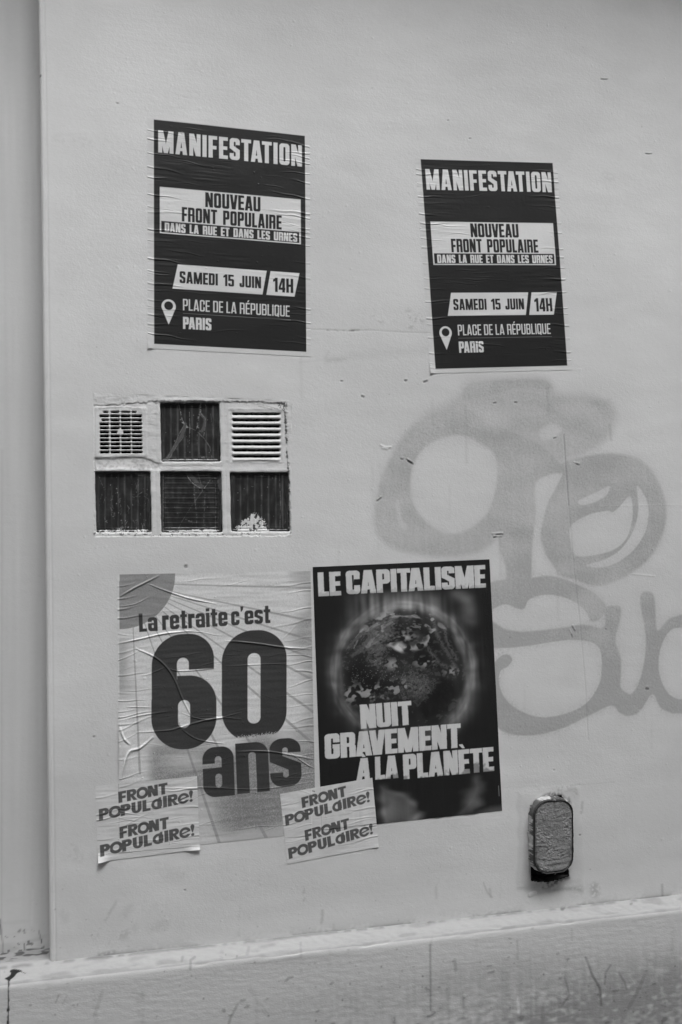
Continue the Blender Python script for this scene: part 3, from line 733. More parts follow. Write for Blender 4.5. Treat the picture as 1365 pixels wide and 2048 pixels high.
for b in BLK: d_blk = np.minimum(d_blk, blk_sdf(b))
# left vent: eleven rows of four slots
d_v1 = np.full(WX.shape, 1e3)
cols = [(199.5, 218), (221, 239.5), (242, 261.5), (263.5, 284)]
for r_ in range(11):
    vc = 824 + r_ * 8.02
    for c_, (ua, ub) in enumerate(cols):
        h_ = 2.55
        if r_ == 0: ua, ub, h_ = ua + (8 if c_ == 0 else 1), ub - (11 if c_ == 3 else 1), 1.9
        if r_ == 2 and c_ == 0: ua, h_ = ua + 4, 2.0
        if r_ == 5 and c_ == 1: ub -= 5
        if r_ == 5 and c_ == 2: ua += 4.5
        d_v1 = np.minimum(d_v1, s_rr(U - r_ * .12, V - vc, ua, -h_, ub, h_, 1.3))
d_v1 = d_v1 + .16 * w2 + .10 * w3
# right vent: eight louvres
d_v2 = np.full(WX.shape, 1e3); ramp2 = np.zeros(WX.shape); slat = np.zeros(WX.shape)
for r_ in range(8):
    v0 = 825.5 + r_ * 12.1
    ins = s_box(U, V, 466, v0, 562, v0 + 6.6)
    dd = s_rr(U, V, 467 + .4 * r_, v0 - .2 + .0, 561, v0 + 3.7, 1.6)
    d_v2 = np.minimum(d_v2, dd)
    t = np.clip((V - v0) / 6.8, 0, 1)
    inx = sstep(463, 470, U) * (1 - sstep(556, 564, U))
    ramp2 = np.maximum(ramp2, np.where((V >= v0 - .8) & (V <= v0 + 6.8), (1 - t) * inx * sstep(-.8, .2, V - v0), 0))
    slat = np.maximum(slat, inx * np.exp(-((V - v0 - 9.2) / 2.6) ** 2))
d_v2 = d_v2 + .28 * w2 + .12 * w3
PXW = .00130
H = .0003 * w1 + .00005 * w4 + .00007 * w2
H = H - .0022 * (1 - sstep(-1, 8, -s_rr(U, -V, 186, -1075, 585, -800, 2) + 1))*0
# panel sits slightly back from the wall face with a ragged arris
din = s_poly(U, V, [(188, 812), (320, 803), (444, 803), (571, 807), (583, 1066), (570, 1072), (190, 1074)])
H = H - .0016 * (1 - sstep(-2, 3, din + .9 * w2))
H = H + .0006 * np.exp(-((d_blk - 4) / 3.5) ** 2)            # paint built up round the blocks
# moulded edges of the left vent plate and the mortar ridge under it
pl = s_rr(U, V, 191, 815, 293, 914, 4) + .8 * w1
H = H + .0010 * (1 - sstep(-3, 2, pl)) + .0005 * np.exp(-((pl - .2) / 2.2) ** 2)
mrid = s_poly(U, V, [(190, 918), (285, 914), (322, 930), (322, 939), (190, 938)]) + 1.2 * w1
H = H - .0016 * (1 - sstep(-3, 4, mrid))
vr = s_rr(U, V, 458, 818, 566, 924, 5) + .8 * w1
H = H + .0007 * np.exp(-((vr) / 3.0) ** 2) + .0022 * slat - .012 * ramp2
H = H - .0090 * (1 - sstep(-1.6, .3, d_blk)) 
H = H - .0120 * (1 - sstep(-.9, .5, d_v1))
H = H - .010 * (1 - sstep(-1.0, .4, d_v2))
rim = sstep(2.5, 9.0, np.minimum.reduce([WX - wx[0], wx[-1] - WX, WZ - wz[0], wz[-1] - WZ]) / .001)
H = H * rim + sample(RELIEF, WX, WZ) - .0002
WT = sample(TONE, WX, WZ) * (1 + rim * (.008 * w1 + .006 * w4)) * (1 - .16 * sstep(1.6, 2.6, w3 + .4 * w2))
WT = WT * (1 - .20 * (1 - sstep(-2, 3, mrid)) * sstep(-.5, 1, w2))
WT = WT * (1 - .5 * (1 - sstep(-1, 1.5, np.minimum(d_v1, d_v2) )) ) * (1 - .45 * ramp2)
rag = sstep(.1, 1.0, w2 + .6 * w3)                             # bare dark line down the right-hand edge and top corner
crk = s_line(U, V, [(556, 806), (569, 807), (571, 830), (573, 870), (575, 910), (578, 960), (581, 1066)])
WT = WT * (1 - .85 * (1 - sstep(.8, 2.8, crk + 1.1 * w2)) * sstep(-.6, .5, w1 + .6 * w2))
WT = WT * (1 - .7 * rag * (1 - sstep(3, 9, s_line(U, V, [(553, 812), (569, 808), (571, 822)]))))
WT = WT * (1 - .5 * (1 - sstep(.6, 2.6, s_line(U, V, [(312, 806), (380, 803), (450, 804), (520, 803), (560, 806)]) + .6 * w2)))
for pts in ([(515, 808), (535, 812), (556, 818)], [(518, 812), (545, 818)], [(193, 917), (280, 914), (300, 920), (318, 928)], [(192, 818), (250, 814), (282, 818)], [(190, 925), (192, 941)]):
    WT = WT * (1 - .35 * (1 - sstep(.5, 1.8, s_line(U, V, pts) + .5 * w2)))
WT = WT * (1 - .75 * sstep(.5, 1.1, w3 * .7 + w2 * .6) * (1 - sstep(1, 4, s_line(U, V, [(189, 1067), (300, 1070), (445, 1069), (520, 1067)]))))
bk_open = np.minimum(d_blk, np.minimum(d_v1 + .35, d_v2 + .35))
cell = lambda F: (F[:-1, :-1] + F[1:, 1:]) / 2
keepw = ~((cell(d_blk) < -2.6) | (cell(d_v1) < -.65) | (cell(d_v2) < -.65))
Uc, Vc = cell(U), cell(V)
vent1 = (s_rr(Uc, Vc, 191, 815, 293, 914, 4) < 0); vent2 = (s_rr(Uc, Vc, 456, 816, 566, 926, 5) < 0)
window = grid_mesh('glass_block_window', WX, -H, WZ, M_WALL, wall, {'tone': WT}, keepw & ~vent1 & ~vent2)
tag(window, 'six cell opening of four dark ribbed glass blocks and two painted vents')
va = grid_mesh('vent_grille', WX, -H, WZ, M_WALL, window, {'tone': WT}, keepw & vent1); tag(va, 'painted vent plate with eleven rows of small slots')
vb = grid_mesh('vent_grille', WX, -H, WZ, M_WALL, window, {'tone': WT}, keepw & vent2); tag(vb, 'painted vent of eight louvres with dirty edges')
# dark duct behind each vent
for (a, b, c, d_) in ((196, 820, 287, 910), (462, 822, 566, 918)):
    x0, z0, x1, z1 = rect_px(a, b, c, d_)
    v = [(x0, .010, z0), (x1, .010, z0), (x1, .010, z1), (x0, .010, z1), (x0, .12, z0), (x1, .12, z0), (x1, .12, z1), (x0, .12, z1)]
    poly_mesh('vent_duct', v, [(0, 1, 5, 4), (1, 2, 6, 5), (2, 3, 7, 6), (3, 0, 4, 7), (4, 5, 6, 7)], M_DARK, window)
# glass blocks
def glass_block(b, seed, lines, paint=None):
    u0, v0, u1, v1, kind = b
    x0, z0, x1, z1 = rect_px(u0 - 3, v0 - 3, u1 + 4, v1 + 3)
    X, Z = np.meshgrid(np.arange(x0, x1, .0009), np.arange(z0, z1, .0009))
    u, v_ = proj(X, .006 + 0 * X, Z)
    a = (u - u0) / (u1 - u0); c = (v_ - v0) / (v1 - v0)
    n1 = fnoise(X.shape, 20, 8, seed); n2 = fnoise(X.shape, 2.2, 2.2, seed + 1); n3 = fnoise(X.shape, 26, 1.6, seed + 2); n4 = fnoise(X.shape, 6, 6, seed + 3)
    if kind == 'h': n3 = fnoise(X.shape, 1.6, 26, seed + 2)
    frame = np.minimum(np.minimum(a, 1 - a), np.minimum(c, 1 - c))
    nr = 8.5 if kind == 'v' else 12.5
    ph = (a if kind == 'v' else c) * nr + .015 * n1
    ridge = np.exp(-(((ph % 1) - .5) / .12) ** 2)
    inner = sstep(.045, .06, frame)
    rk = 1.0 if kind == 'v' else .55
    ridge = ridge * rk
    Hb = .0012 * ridge * inner + .0018 * (1 - sstep(.03, .055, frame)) + .0009 * np.exp(-((frame - .075) / .008) ** 2) + .00012 * n4
    T = .020 * (1 + .5 * sstep(-.5, 1.5, n1)) + .034 * ridge * inner * (1 + .4 * n1) + .016 * np.exp(-((frame - .03) / .018) ** 2)
    T = T + .003 * np.clip(n3, 0, 3) * inner
    cross = (c if kind == 'v' else a) * 12                        # faint crossing ribs on the far side of the block
    T = T + .006 * np.exp(-(((cross % 1) - .5) / .2) ** 2) * inner * sstep(-.3, 1, n1)
    mt = sstep(.3, 1.6, n4) * .5
    for pts, wd, tone, br in lines:
        d = s_line(u, v_, pts)
        k = (1 - sstep(wd * .5 - .4, wd * .5 + .8, d + .25 * n2)) * (sstep(br - .5, br + .5, n2 + .5 * n4) if br is not None else 1)
        T = T * (1 - k) + tone * k; mt = np.maximum(mt, k)
    sp = sstep(2.6, 3.1, n2 + .25 * (c > .8)) * .22
    T = T + sp
    if paint is not None:
        k = paint(u, v_, n2, n4, n1); T = T * (1 - k) + .58 * k; mt = np.maximum(mt, k); Hb = Hb + .0009 * k
    edge = sstep(.006, .016, frame + .006 * n4)
    T = T * (.35 + .65 * edge)
    return grid_mesh('glass_block', X, .0085 - Hb, Z, M_GLASS, window, {'tone': T, 'matte': mt})
Z3 = lambda pts: [(170 + x * .315, 780 + y * .315) for x, y in pts]   # measured on an enlarged crop
b0 = glass_block(BLK[0], 100, [
    (Z3([(595, 80), (605, 120), (620, 190), (635, 215)]), 1.2, .30, -.2), (Z3([(610, 190), (650, 235)]), 3.0, .34, .3), (Z3([(640, 215), (615, 290), (585, 330), (560, 380), (515, 450)]), 5.5, .085, None), (Z3([(635, 215), (600, 280), (575, 340), (520, 440)]), .9, .17, -.4), (Z3([(645, 230), (625, 300), (590, 345), (530, 450)]), .8, .16, -.4),
    (Z3([(735, 80), (735, 140), (720, 180), (715, 250)]), 3.0, .22, -.1), (Z3([(735, 150), (765, 180), (760, 230), (745, 260)]), 5, .085, None), (Z3([(740, 150), (768, 185), (765, 240), (755, 300)]), 1.0, .2, -.3), (Z3([(650, 232), (710, 258), (760, 310), (795, 360), (810, 440)]), .8, .16, -.5), (Z3([(665, 140), (668, 240), (665, 340)]), .9, .22, .1), (Z3([(715, 260), (715, 340), (735, 430)]), .9, .16, 0), (Z3([(655, 300), (655, 390)]), .8, .15, .2), (Z3([(800, 150), (820, 300)]), .8, .10, .0), (Z3([(480, 447), (870, 455)]), 1.5, .16, .2), (Z3([(500, 435), (850, 437)]), 1.0, .10, -.2)])
def edge_paint_1(u, v, n2, n4, n1):
    k = (1 - sstep(1059, 1063, v + 2.2 * n4 + 1.2 * n2)) ; k = 1 - k
    k = np.maximum(k * .9 * sstep(-.8, .2, n2 + .3 * n4), (1 - sstep(191, 193, u + .8 * n4)) * sstep(1040, 1050, v) * .9)
    return k
def scratch_set(seed, n, u0, v0, u1, v1, tone):
    r = np.random.default_rng(seed); out = []
    for _ in range(n):
        a, b = r.uniform(u0, u1), r.uniform(v0, v1)
        p = [(a, b)]
        for k in range(3): p.append((p[-1][0] + r.normal(0, 2.2), p[-1][1] + r.uniform(2, 7)))
        out.append((p, .7, tone * r.uniform(.6, 1.4), .0))
    return out
b1 = glass_block(BLK[1], 120, scratch_set(3, 46, 200, 955, 298, 1050, .15) + [
    (Z3([(60, 528), (160, 522), (230, 518), (310, 518), (350, 545), (415, 555)]), 1.0, .16, -.6), (Z3([(330, 522), (380, 540), (415, 530)]), 9, .075, None), (Z3([(65, 530), (110, 535), (150, 520)]), 6, .06, None)], edge_paint_1)
def edge_paint_2(u, v, n2, n4, n1):
    d = s_poly(u, v, Z3([(500, 905), (560, 897), (640, 890), (700, 893), (760, 882), (830, 885), (840, 905), (700, 912)]))
    return (1 - sstep(-1, 1, d + 1.0 * n4 + .6 * n2)) * .85
b2 = glass_block(BLK[2], 140, [
    (Z3([(640, 520), (660, 560), (690, 595), (740, 625)]), 1.1, .28, -.5), (Z3([(650, 525), (690, 560), (720, 600), (745, 610)]), 7, .075, None), (Z3([(715, 515), (735, 580), (748, 640)]), .9, .15, -.3), (Z3([(748, 640), (790, 580), (810, 560), (860, 560)]), 1.0, .22, -.2), (Z3([(748, 640), (690, 720), (620, 830), (590, 890)]), .9, .11, -.1), (Z3([(695, 590), (700, 700), (712, 800), (710, 870)]), 1.0, .17, 0), (Z3([(765, 660), (760, 760), (755, 860)]), 1.0, .16, .1), (Z3([(830, 600), (835, 720), (830, 880)]), 1.0, .14, .1), (Z3([(500, 530), (498, 900)]), 1.2, .12, -.4), (Z3([(855, 580), (870, 630), (875, 560)]), 8, .08, None), (Z3([(655, 830), (678, 832)]), 3, .12, -.2)], edge_paint_2)
def splash(u, v, n2, n4, n1):
    d = s_poly(u, v, Z3([(965, 905), (970, 860), (1000, 835), (1040, 812), (1070, 785), (1090, 780), (1110, 810), (1135, 830), (1150, 860), (1165, 890), (1150, 905)]))
    k = 1 - sstep(-.8, .8, d + 1.6 * n2 + .8 * n4)
    holes = sstep(.55, .9, n4 * .8 + n2 * .5) * sstep(3, 9, -d + 7)
    k = k * (1 - .95 * holes)
    e = (1 - sstep(0, 3.5, 579 - u + 2.0 * n4 + 1.0 * n2)) * sstep(.0, .5, n4 + .4 * n2) * sstep(955, 975, v)
    return np.maximum(k, e * .95)
b3 = glass_block(BLK[3], 160, [(Z3([(1235, 520), (1245, 700), (1240, 880)]), .9, .16, .0), (Z3([(1245, 460), (1230, 520)]), 1.2, .3, 0), (Z3([(1120, 560), (1122, 760)]), .7, .07, 0)], splash)
for o_, l_ in ((b0, 'dark glass block with long pale cracks under its top edge'), (b1, 'scratched glass block below the slotted vent'), (b2, 'glass block with level ribs and a V shaped crack'), (b3, 'glass block splashed with white paint at its foot')): tag(o_, l_)

# ------------------------------------------------------------------ capped duct standing out of the niche
DY = -.034
ocx, ocz = P(1108, 1673, DY)
hw, hh, cr = .0505, .0985, .041
xl, zl = P(1070.5, 1673, DY); xr_, _ = P(1146, 1673, DY); _, zt_ = P(1108, 1601.5, DY); _, zb_ = P(1108, 1745.5, DY)
hw, hh = float(xr_ - xl) / 2, float(zt_ - zb_) / 2; ocx = float(xr_ + xl) / 2; ocz = float(zt_ + zb_) / 2
duct = thing('capped_duct', (ocx, 0, ocz - hh), 'upright oval duct plugged with rough grey cement, sticking out of the wall near the plinth', 'duct')
X, Z = np.meshgrid(np.arange(ocx - hw - .002, ocx + hw + .002, .0009), np.arange(ocz - hh - .002, ocz + hh + .002, .0009))
n1 = fnoise(X.shape, 6, 9, 201); n2 = fnoise(X.shape, 2, 3, 202); n3 = fnoise(X.shape, 30, 30, 203); n4 = fnoise(X.shape, 5, 22, 204)
rel = (Z - ocz) / hh
d = s_rr(X, Z, ocx - hw, ocz - hh, ocx + hw, ocz + hh, cr)
rough = .35 + .65 * sstep(-.3, .6, n3 - .8 * (((X - ocx) / hw - .15) ** 2 < .25) * (rel > -.2))
n1 = fnoise(X.shape, 4, 5, 205); n2 = fnoise(X.shape, 1.8, 2.0, 206)
Hc = rough * (.00042 * n1 + .00030 * n2) + .00015 * n4 + 0 - .003 * sstep(-.006, 0, d)
wob_ = rel + .24 + .012 * n3 + .02 * (X - ocx) / hw
Hc += .0011 * (1 - sstep(.0, .05, np.abs(wob_))) * sstep(.5, -.7, (X - ocx) / hw) + .0008 * np.exp(-((rel + .74 + .02 * n3) / .05) ** 2) + .0007 * np.exp(-((rel + .58 + .02 * n3) / .04) ** 2)
Tc = .215 * (1 + .09 * n3 + .05 * n1 + .06 * n4) * (1 - .35 * sstep(.9, 2.0, -n1 - .4 * n2) * rough) + .05 * sstep(-.72, -.86, rel)
pit = sstep(1.7, 2.3, n2 + .4 * n1) * rough; Tc = Tc * (1 - .3 * pit)
kp = cell(d) < 0
grid_mesh('cement_plug', X, DY - Hc, Z, M_CEMENT, duct, {'tone': Tc}, kp)
def outline(n, gx_=0.0, jit=0.0, seed=0):
    pts = []
    a, b, r = hw + gx_, hh + gx_, cr + gx_
    for cxs, czs, t0 in ((1, 1, 0), (-1, 1, 90), (-1, -1, 180), (1, -1, 270)):
        for k in range(n):
            t = math.radians(t0 + 90 * k / (n - 1))
            pts.append((ocx + cxs * (a - r) + r * math.cos(t), ocz + czs * (b - r) + r * math.sin(t)))
    # resample evenly
    p = np.array(pts + pts[:1]); s = np.r_[0, np.cumsum(np.hypot(*np.diff(p, axis=0).T))]
    q = np.linspace(0, s[-1], 321)[:-1]
    o = np.stack([np.interp(q, s, p[:, 0]), np.interp(q, s, p[:, 1])], 1)
    if jit:
        j = np.random.default_rng(seed).standard_normal(320); F = np.fft.rfft(j) * np.exp(-np.arange(161) / 40.)
        j = np.fft.irfft(F); j = j / j.std() * jit
        c = np.array([ocx, ocz]); dd = o - c; o = o + dd / np.hypot(*dd.T)[:, None] * j[:, None]
    return o
def sweep(name, rings, ys, mat, tones):
    v = []; f = []; at = []
    n = 320
    for o, y, t in zip(rings, ys, tones):
        v += [(p[0], (y[k] if hasattr(y, '__len__') else y), p[1]) for k, p in enumerate(o)]; at += list(t) if hasattr(t, '__len__') else [t] * n
    for k in range(len(rings) - 1):
        f += [(k * n + i, k * n + (i + 1) % n, (k + 1) * n + (i + 1) % n, (k + 1) * n + i) for i in range(n)]
    return poly_mesh(name, v, f, mat, duct, True, {'tone': at})
tr_ = np.random.default_rng(5)
pl1 = np.clip(np.convolve(tr_.standard_normal(340), np.ones(9) / 3, 'valid')[:320], -1.5, 1.5)
dk = .05
body_t = [np.where(pl1 > t, .46, .09) for t in (-.2, .0, .25, -.35, -.75, -.9)]
sweep('duct_body', [outline(9, .0005), outline(9, .0022, .0005, 1), outline(9, .0026, .0008, 2), outline(9, .0036, .0010, 3), outline(9, .0042, .0014, 4), outline(9, .004, .001, 5)],
      [DY + .002, DY + .006, DY + .012, DY + .022, -.002, .045], M_RUST, [.03, .035] + body_t[2:])
sweep('metal_rim', [outline(9, -.0012, .0003, 6), outline(9, -.0006, .0003, 7), outline(9, .0010, .0006, 8), outline(9, .0022, .0007, 9), outline(9, .0008, .0003, 10)],
      [DY + .001, DY - .0016, DY - .0022, DY + .001, DY + .006], M_RUST, [.03, .04, .035, .022, .02])
# lump of mortar plugging the top of the niche, and two studs
def lump(name, c, r, seed, mat, tone, parent=duct, jit=.25):
    rr = np.random.default_rng(seed)
    v, f = [], []
    nu, nv = 14, 8
    for i in range(nv + 1):
        th = math.pi * i / nv
        for j in range(nu):
            ph = 2 * math.pi * j / nu
            k = 1 + jit * rr.standard_normal() * .3
            v.append((c[0] + r[0] * k * math.sin(th) * math.cos(ph), c[1] + r[1] * k * math.sin(th) * math.sin(ph), c[2] + r[2] * k * math.cos(th)))
    for i in range(nv):
        f += [(i * nu + j, (i + 1) * nu + j, (i + 1) * nu + (j + 1) % nu, i * nu + (j + 1) % nu) for j in range(nu)]
    return poly_mesh(name, v, f, mat, parent, True, {'tone': [tone] * len(v)})
lump('stud', (ocx + .001, DY - .001, ocz + hh + .0015), (.0042, .004, .0036), 3, M_CEMENT, .19)
lump('stud', (ocx + .004, DY + .004, ocz - hh - .0045), (.0028, .003, .0028), 4, M_CEMENT, .17)
# torn paint round the mouth of the niche
for k, (u, v, ru, rv) in enumerate([(1072, 1606, 9, 3.2), (1082, 1600, 10, 3.0), (1092, 1597, 6, 2.6), (1068, 1613, 3, 8), (1130, 1602, 8, 2.4), (1136, 1608, 4, 4), (1066, 1640, 2.6, 14), (1067, 1668, 2.4, 14)]):
    x, z = P(u, v)
    lump('torn_plaster', (float(x), .001, float(z)), (ru * PX, .006, rv * PX), 40 + k, M_WALL, .46 + .06 * (k % 3), wall, .6)

# ------------------------------------------------------------------ papers pasted on the wall
def crease_field(LX, LZ, items):
    """items: (x0, z0, length, slope, curve, half width, height); local metres, x right, z down."""
    h = np.zeros(LX.shape, np.float32)
    st = LX[0, 1] - LX[0, 0]; sz = LZ[1, 0] - LZ[0, 0]
    for x0, z0, L, sl, cu, wd, A in items:
        reach = abs(sl) * L / 2 + abs(cu) * L * L / 4 + 5 * wd
        j0, j1 = max(0, int((x0 - L / 2) / st)), min(LX.shape[1], int((x0 + L / 2) / st) + 1)
        i0, i1 = max(0, int((z0 - reach) / sz)), min(LX.shape[0], int((z0 + reach) / sz) + 1)
        if j1 <= j0 or i1 <= i0: continue
        x = LX[i0:i1, j0:j1] - x0; z = LZ[i0:i1, j0:j1] - z0
        d = (z - sl * x - cu * x * x - .0012 * np.sin(x * 90 + x0 * 50)) / wd
        tap = np.cos(np.clip(x / (L / 2), -1, 1) * math.pi / 2) ** .8
        prof = np.exp(-d * d) - .25 * np.exp(-((d - 2.0) / 1.2) ** 2)
        h[i0:i1, j0:j1] += (A * tap * prof).astype(np.float32)
    return h
class Paper:
    def __init__(s, tl, tr, br, bl, step):
        s.c = [np.array(q, float) for q in (tl, tr, br, bl)]
        s.W = (np.hypot(*(s.c[1] - s.c[0])) + np.hypot(*(s.c[2] - s.c[3]))) / 2
        s.Hh = (np.hypot(*(s.c[3] - s.c[0])) + np.hypot(*(s.c[2] - s.c[1]))) / 2
        s.step = step
        n, m = int(s.W / step), int(s.Hh / step)
        s.S, s.T = np.meshgrid(np.linspace(0, 1, n), np.linspace(0, 1, m))
        s.X, s.Z = s.at(s.S, s.T)
        s.LX, s.LZ = s.S * s.W, s.T * s.Hh
        s.tone = np.full(s.X.shape, .6); s.h = np.zeros(s.X.shape)
        s.parts = []                                     # (name, mask over vertices, label)
    def at(s, a, b):
        a, b = np.asarray(a, float), np.asarray(b, float)
        q = [(1 - a) * (1 - b), a * (1 - b), a * b, (1 - a) * b]
        return sum(w * p[0] for w, p in zip(q, s.c)), sum(w * p[1] for w, p in zip(q, s.c))
    def pt(s, a, b):
        x, z = s.at(a, b); return (float(x), float(z))
    def ink(s, cov, tone): s.tone = s.tone * (1 - cov) + tone * cov
    def text(s, t, tl, tr, bl, f, tone, fn=glyph, **k):
        c = text_cov(s.X, s.Z, t, tl, tr, bl, f, fn, step=s.step, **k); s.ink(c, tone); return c
    def ltext(s, t, s0, s1, t0, t1, f, tone):
        return s.text(t, s.pt(s0, t0), s.pt(s1, t0), s.pt(s0, t1), f, tone)
    def area(s, pts, tone=None, soft=1.0):
        d = s_poly(s.LX, s.LZ, [(a * s.W, b * s.Hh) for a, b in pts])
        c = np.clip(.5 - d / (s.step * soft), 0, 1)
        if tone is not None: s.ink(c, tone)
        return c
    def paste(s, root, mat, lift=.0006, edge=.0):
        base = sample(SURF, s.X, s.Z)
        s.out = base + lift + s.h
        att = {'tone': s.tone}
        rest = np.ones((s.X.shape[0] - 1, s.X.shape[1] - 1), bool)
        for nm, mask, lab in s.parts:
            k = cell(mask) > .5; k &= rest; rest &= ~k
            o = grid_mesh(nm, s.X, -s.out, s.Z, mat, root, att, k, flip=True)
            if o is not None and lab: tag(o, lab)
        grid_mesh('paper_sheet', s.X, -s.out, s.Z, mat, root, att, rest, flip=True)
        # raise the chart so that later papers lie on top
        w = win(s.X.min(), s.X.max(), s.Z.min(), s.Z.max())
        e1, e2 = s.c[1] - s.c[0], s.c[3] - s.c[0]; det = e1[0] * e2[1] - e1[1] * e2[0]
        dx, dz = GX[w] - s.c[0][0], GZ[w] - s.c[0][1]
        a = (dx * e2[1] - dz * e2[0]) / det; b = (e1[0] * dz - e1[1] * dx) / det
        ok = (a > 0) & (a < 1) & (b > 0) & (b < 1)
        j = np.clip(a * (s.X.shape[1] - 1), 0, s.X.shape[1] - 1).astype(int); i = np.clip(b * (s.X.shape[0] - 1), 0, s.X.shape[0] - 1).astype(int)
        blk = SURF[w]; blk[ok] = np.maximum(blk[ok], s.out[i, j][ok]); SURF[w] = blk
STEP = .0010
BLACK, WHITE = .014, .635
F_POST = Face(.46, .182, .165, .13, .045, .06, .42)
F_HEAD = Face(.48, .19, .16, .15, .05, .088, .3)
F_THIN = Face(.42, .115, .105, .13, .07, .085, .30)
def wrinkles(p, seed, n, nedge, amp, slope=.06, sl0=.0):
    r = np.random.default_rng(seed); it = []
    for _ in range(n):
        L = r.uniform(.03, .13); A = amp * r.uniform(.25, 1.0) * (L / .1) ** .4
        it.append((r.uniform(.02, p.W - .02), r.uniform(.01, p.Hh - .01), L, sl0 + r.normal(0, slope), r.normal(0, .45), r.uniform(.0008, .0014), A))
    for side in (0, 1):
        z = .03
        while z < p.Hh - .01:
            L = r.uniform(.04, .13)
            it.append((p.W * side, z, L * 2, sl0 + r.normal(.0, slope), r.normal(0, .4), r.uniform(.0012, .0024), amp * r.uniform(.6, 1.7)))
            z += r.uniform(.4, 1.6) * p.Hh / nedge
    return it
def demo_poster(tl, tr, br, bl, margins, seed, label):
    """Dark demonstration poster; the corners are those of its printed field."""
    f = [np.array(q, float) for q in (tl, tr, br, bl)]
    ml, mt, mr, mb = margins
    e = (f[1] - f[0]) / np.hypot(*(f[1] - f[0])); d = (f[3] - f[0]) / np.hypot(*(f[3] - f[0]))
    p = Paper(f[0] - ml * e - mt * d, f[1] + mr * e - mt * d, f[2] + mr * e + mb * d, f[3] - ml * e + mb * d, STEP)
    W = p.W - ml - mr; Hh = p.Hh - mt - mb
    A = lambda s: (ml + s * W) / p.W
    Bt = lambda t: (mt + t * Hh) / p.Hh
    q = lambda pts: [(A(s), Bt(t)) for s, t in pts]
    rect = lambda s0, t0, s1, t1: q([(s0, t0), (s1, t0), (s1, t1), (s0, t1)])
    L = lambda t, s0, s1, t0, t1, f_, c: p.ltext(t, A(s0), A(s1), Bt(t0), Bt(t1), f_, c)
    p.tone[:] = .585
    p.area(rect(0, 0, 1, 1), BLACK)
    head = L('MANIFESTATION', .028, .979, .046, .1445, F_HEAD, WHITE)
    panel = p.area(rect(.0375, .297, .968, .5035), WHITE)
    p.area(rect(.0465, .4485, .957, .4985), BLACK)
    L('NOUVEAU', .330, .695, .303, .370, F_POST, BLACK)
    L('FRONT POPULAIRE', .178, .838, .3785, .4435, F_POST, BLACK)
    L('DANS LA RUE ET DANS LES URNES', .069, .943, .455, .4945, F_POST, WHITE)
    b1 = p.area(q([(.152, .6375), (.735, .6375), (.7055, .7475), (.1175, .7475)]), WHITE)
    b2 = p.area(q([(.761, .6375), (.957, .6375), (.922, .7475), (.7315, .7475)]), WHITE)
    L('SAMEDI 15 JUIN', .163, .697, .667, .7205, F_POST, BLACK)
    L('14H', .777, .914, .666, .7315, F_POST, BLACK)
    pl = L('PLACE DE LA RÉPUBLIQUE', .184, .888, .791, .842, F_THIN, WHITE)
    p.area(rect(.184, .8548, .895, .8562), .25)
    pr = L('PARIS', .184, .367, .8715, .9255, F_POST, WHITE)
    # map pin
    lx, lz = p.LX - (ml + .0925 * W), p.LZ - (mt + .829 * Hh)
    R = .0455 * W
    body = np.minimum(np.hypot(lx, lz) - R, s_poly(lx, lz, [(-R * .99, R * .12), (R * .99, R * .12), (R * .62, R * 1.1), (0, .081 * Hh), (-R * .62, R * 1.1)]))
    pin = np.maximum(body, -(np.hypot(lx, lz + .003 * Hh) - R * .62))
    pin = np.clip(.5 - pin / STEP, 0, 1); p.ink(pin, WHITE)
    p.tone *= 1 + .02 * fnoise(p.X.shape, 40, 40, seed)
    r = np.random.default_rng(seed + 1)
    p.h = crease_field(p.LX, p.LZ, wrinkles(p, seed, 80, 20, .00062, .05, .04))
    p.h += .00011 * fnoise(p.X.shape, 4, 50, seed + 2) * sstep(-.2, 1.2, fnoise(p.X.shape, 60, 90, seed + 3))
    p.h = np.maximum(p.h, -.0004)
    # lower left corner lifting
    cu = np.exp(-((p.LX / .012) ** 2 + ((p.Hh - p.LZ) / .022) ** 2)); p.h += .0025 * cu
    p.h = p.h * 1.0
    p.parts = [('heading', head, 'light MANIFESTATION heading'), ('text_panel', np.maximum(panel, 0), 'white panel with party name'),
               ('date_banner', np.maximum(b1, b2), 'slanted white banner with date and hour'), ('map_pin', pin, 'white map pin symbol'),
               ('place_text', np.maximum(pl, pr), None)]
    c = p.pt(.5, 1)
    root = thing('protest_poster', (c[0], -.001, c[1]), label, 'poster', 'dark demonstration posters')
    p.paste(root, M_PAPER)
    return p
def wp(u, v): 
    x, z = P(u, v); return np.array([float(x), float(z)])
Z1 = lambda x, y: wp(280 + x * .26374, 220 + y * .26374)
Z2 = lambda x, y: wp(820 + x * .24908, 300 + y * .24908)
d1 = demo_poster(Z1(106, 75), Z1(1251, 197), Z1(1264, 1834), Z1(108, 1775), (.016, .003, .0125, .012), 301, 'dark demonstration poster pasted straight above the glass block window')
d2 = demo_poster(Z2(89, 72), Z2(1150, 102), Z2(1264, 1732), Z2(207, 1757), (.016, .003, .013, .012), 331, 'dark demonstration poster pasted crookedly above the graffiti')
print('poster 1 size', d1.W, d1.Hh, 'poster 2', d2.W, d2.Hh)

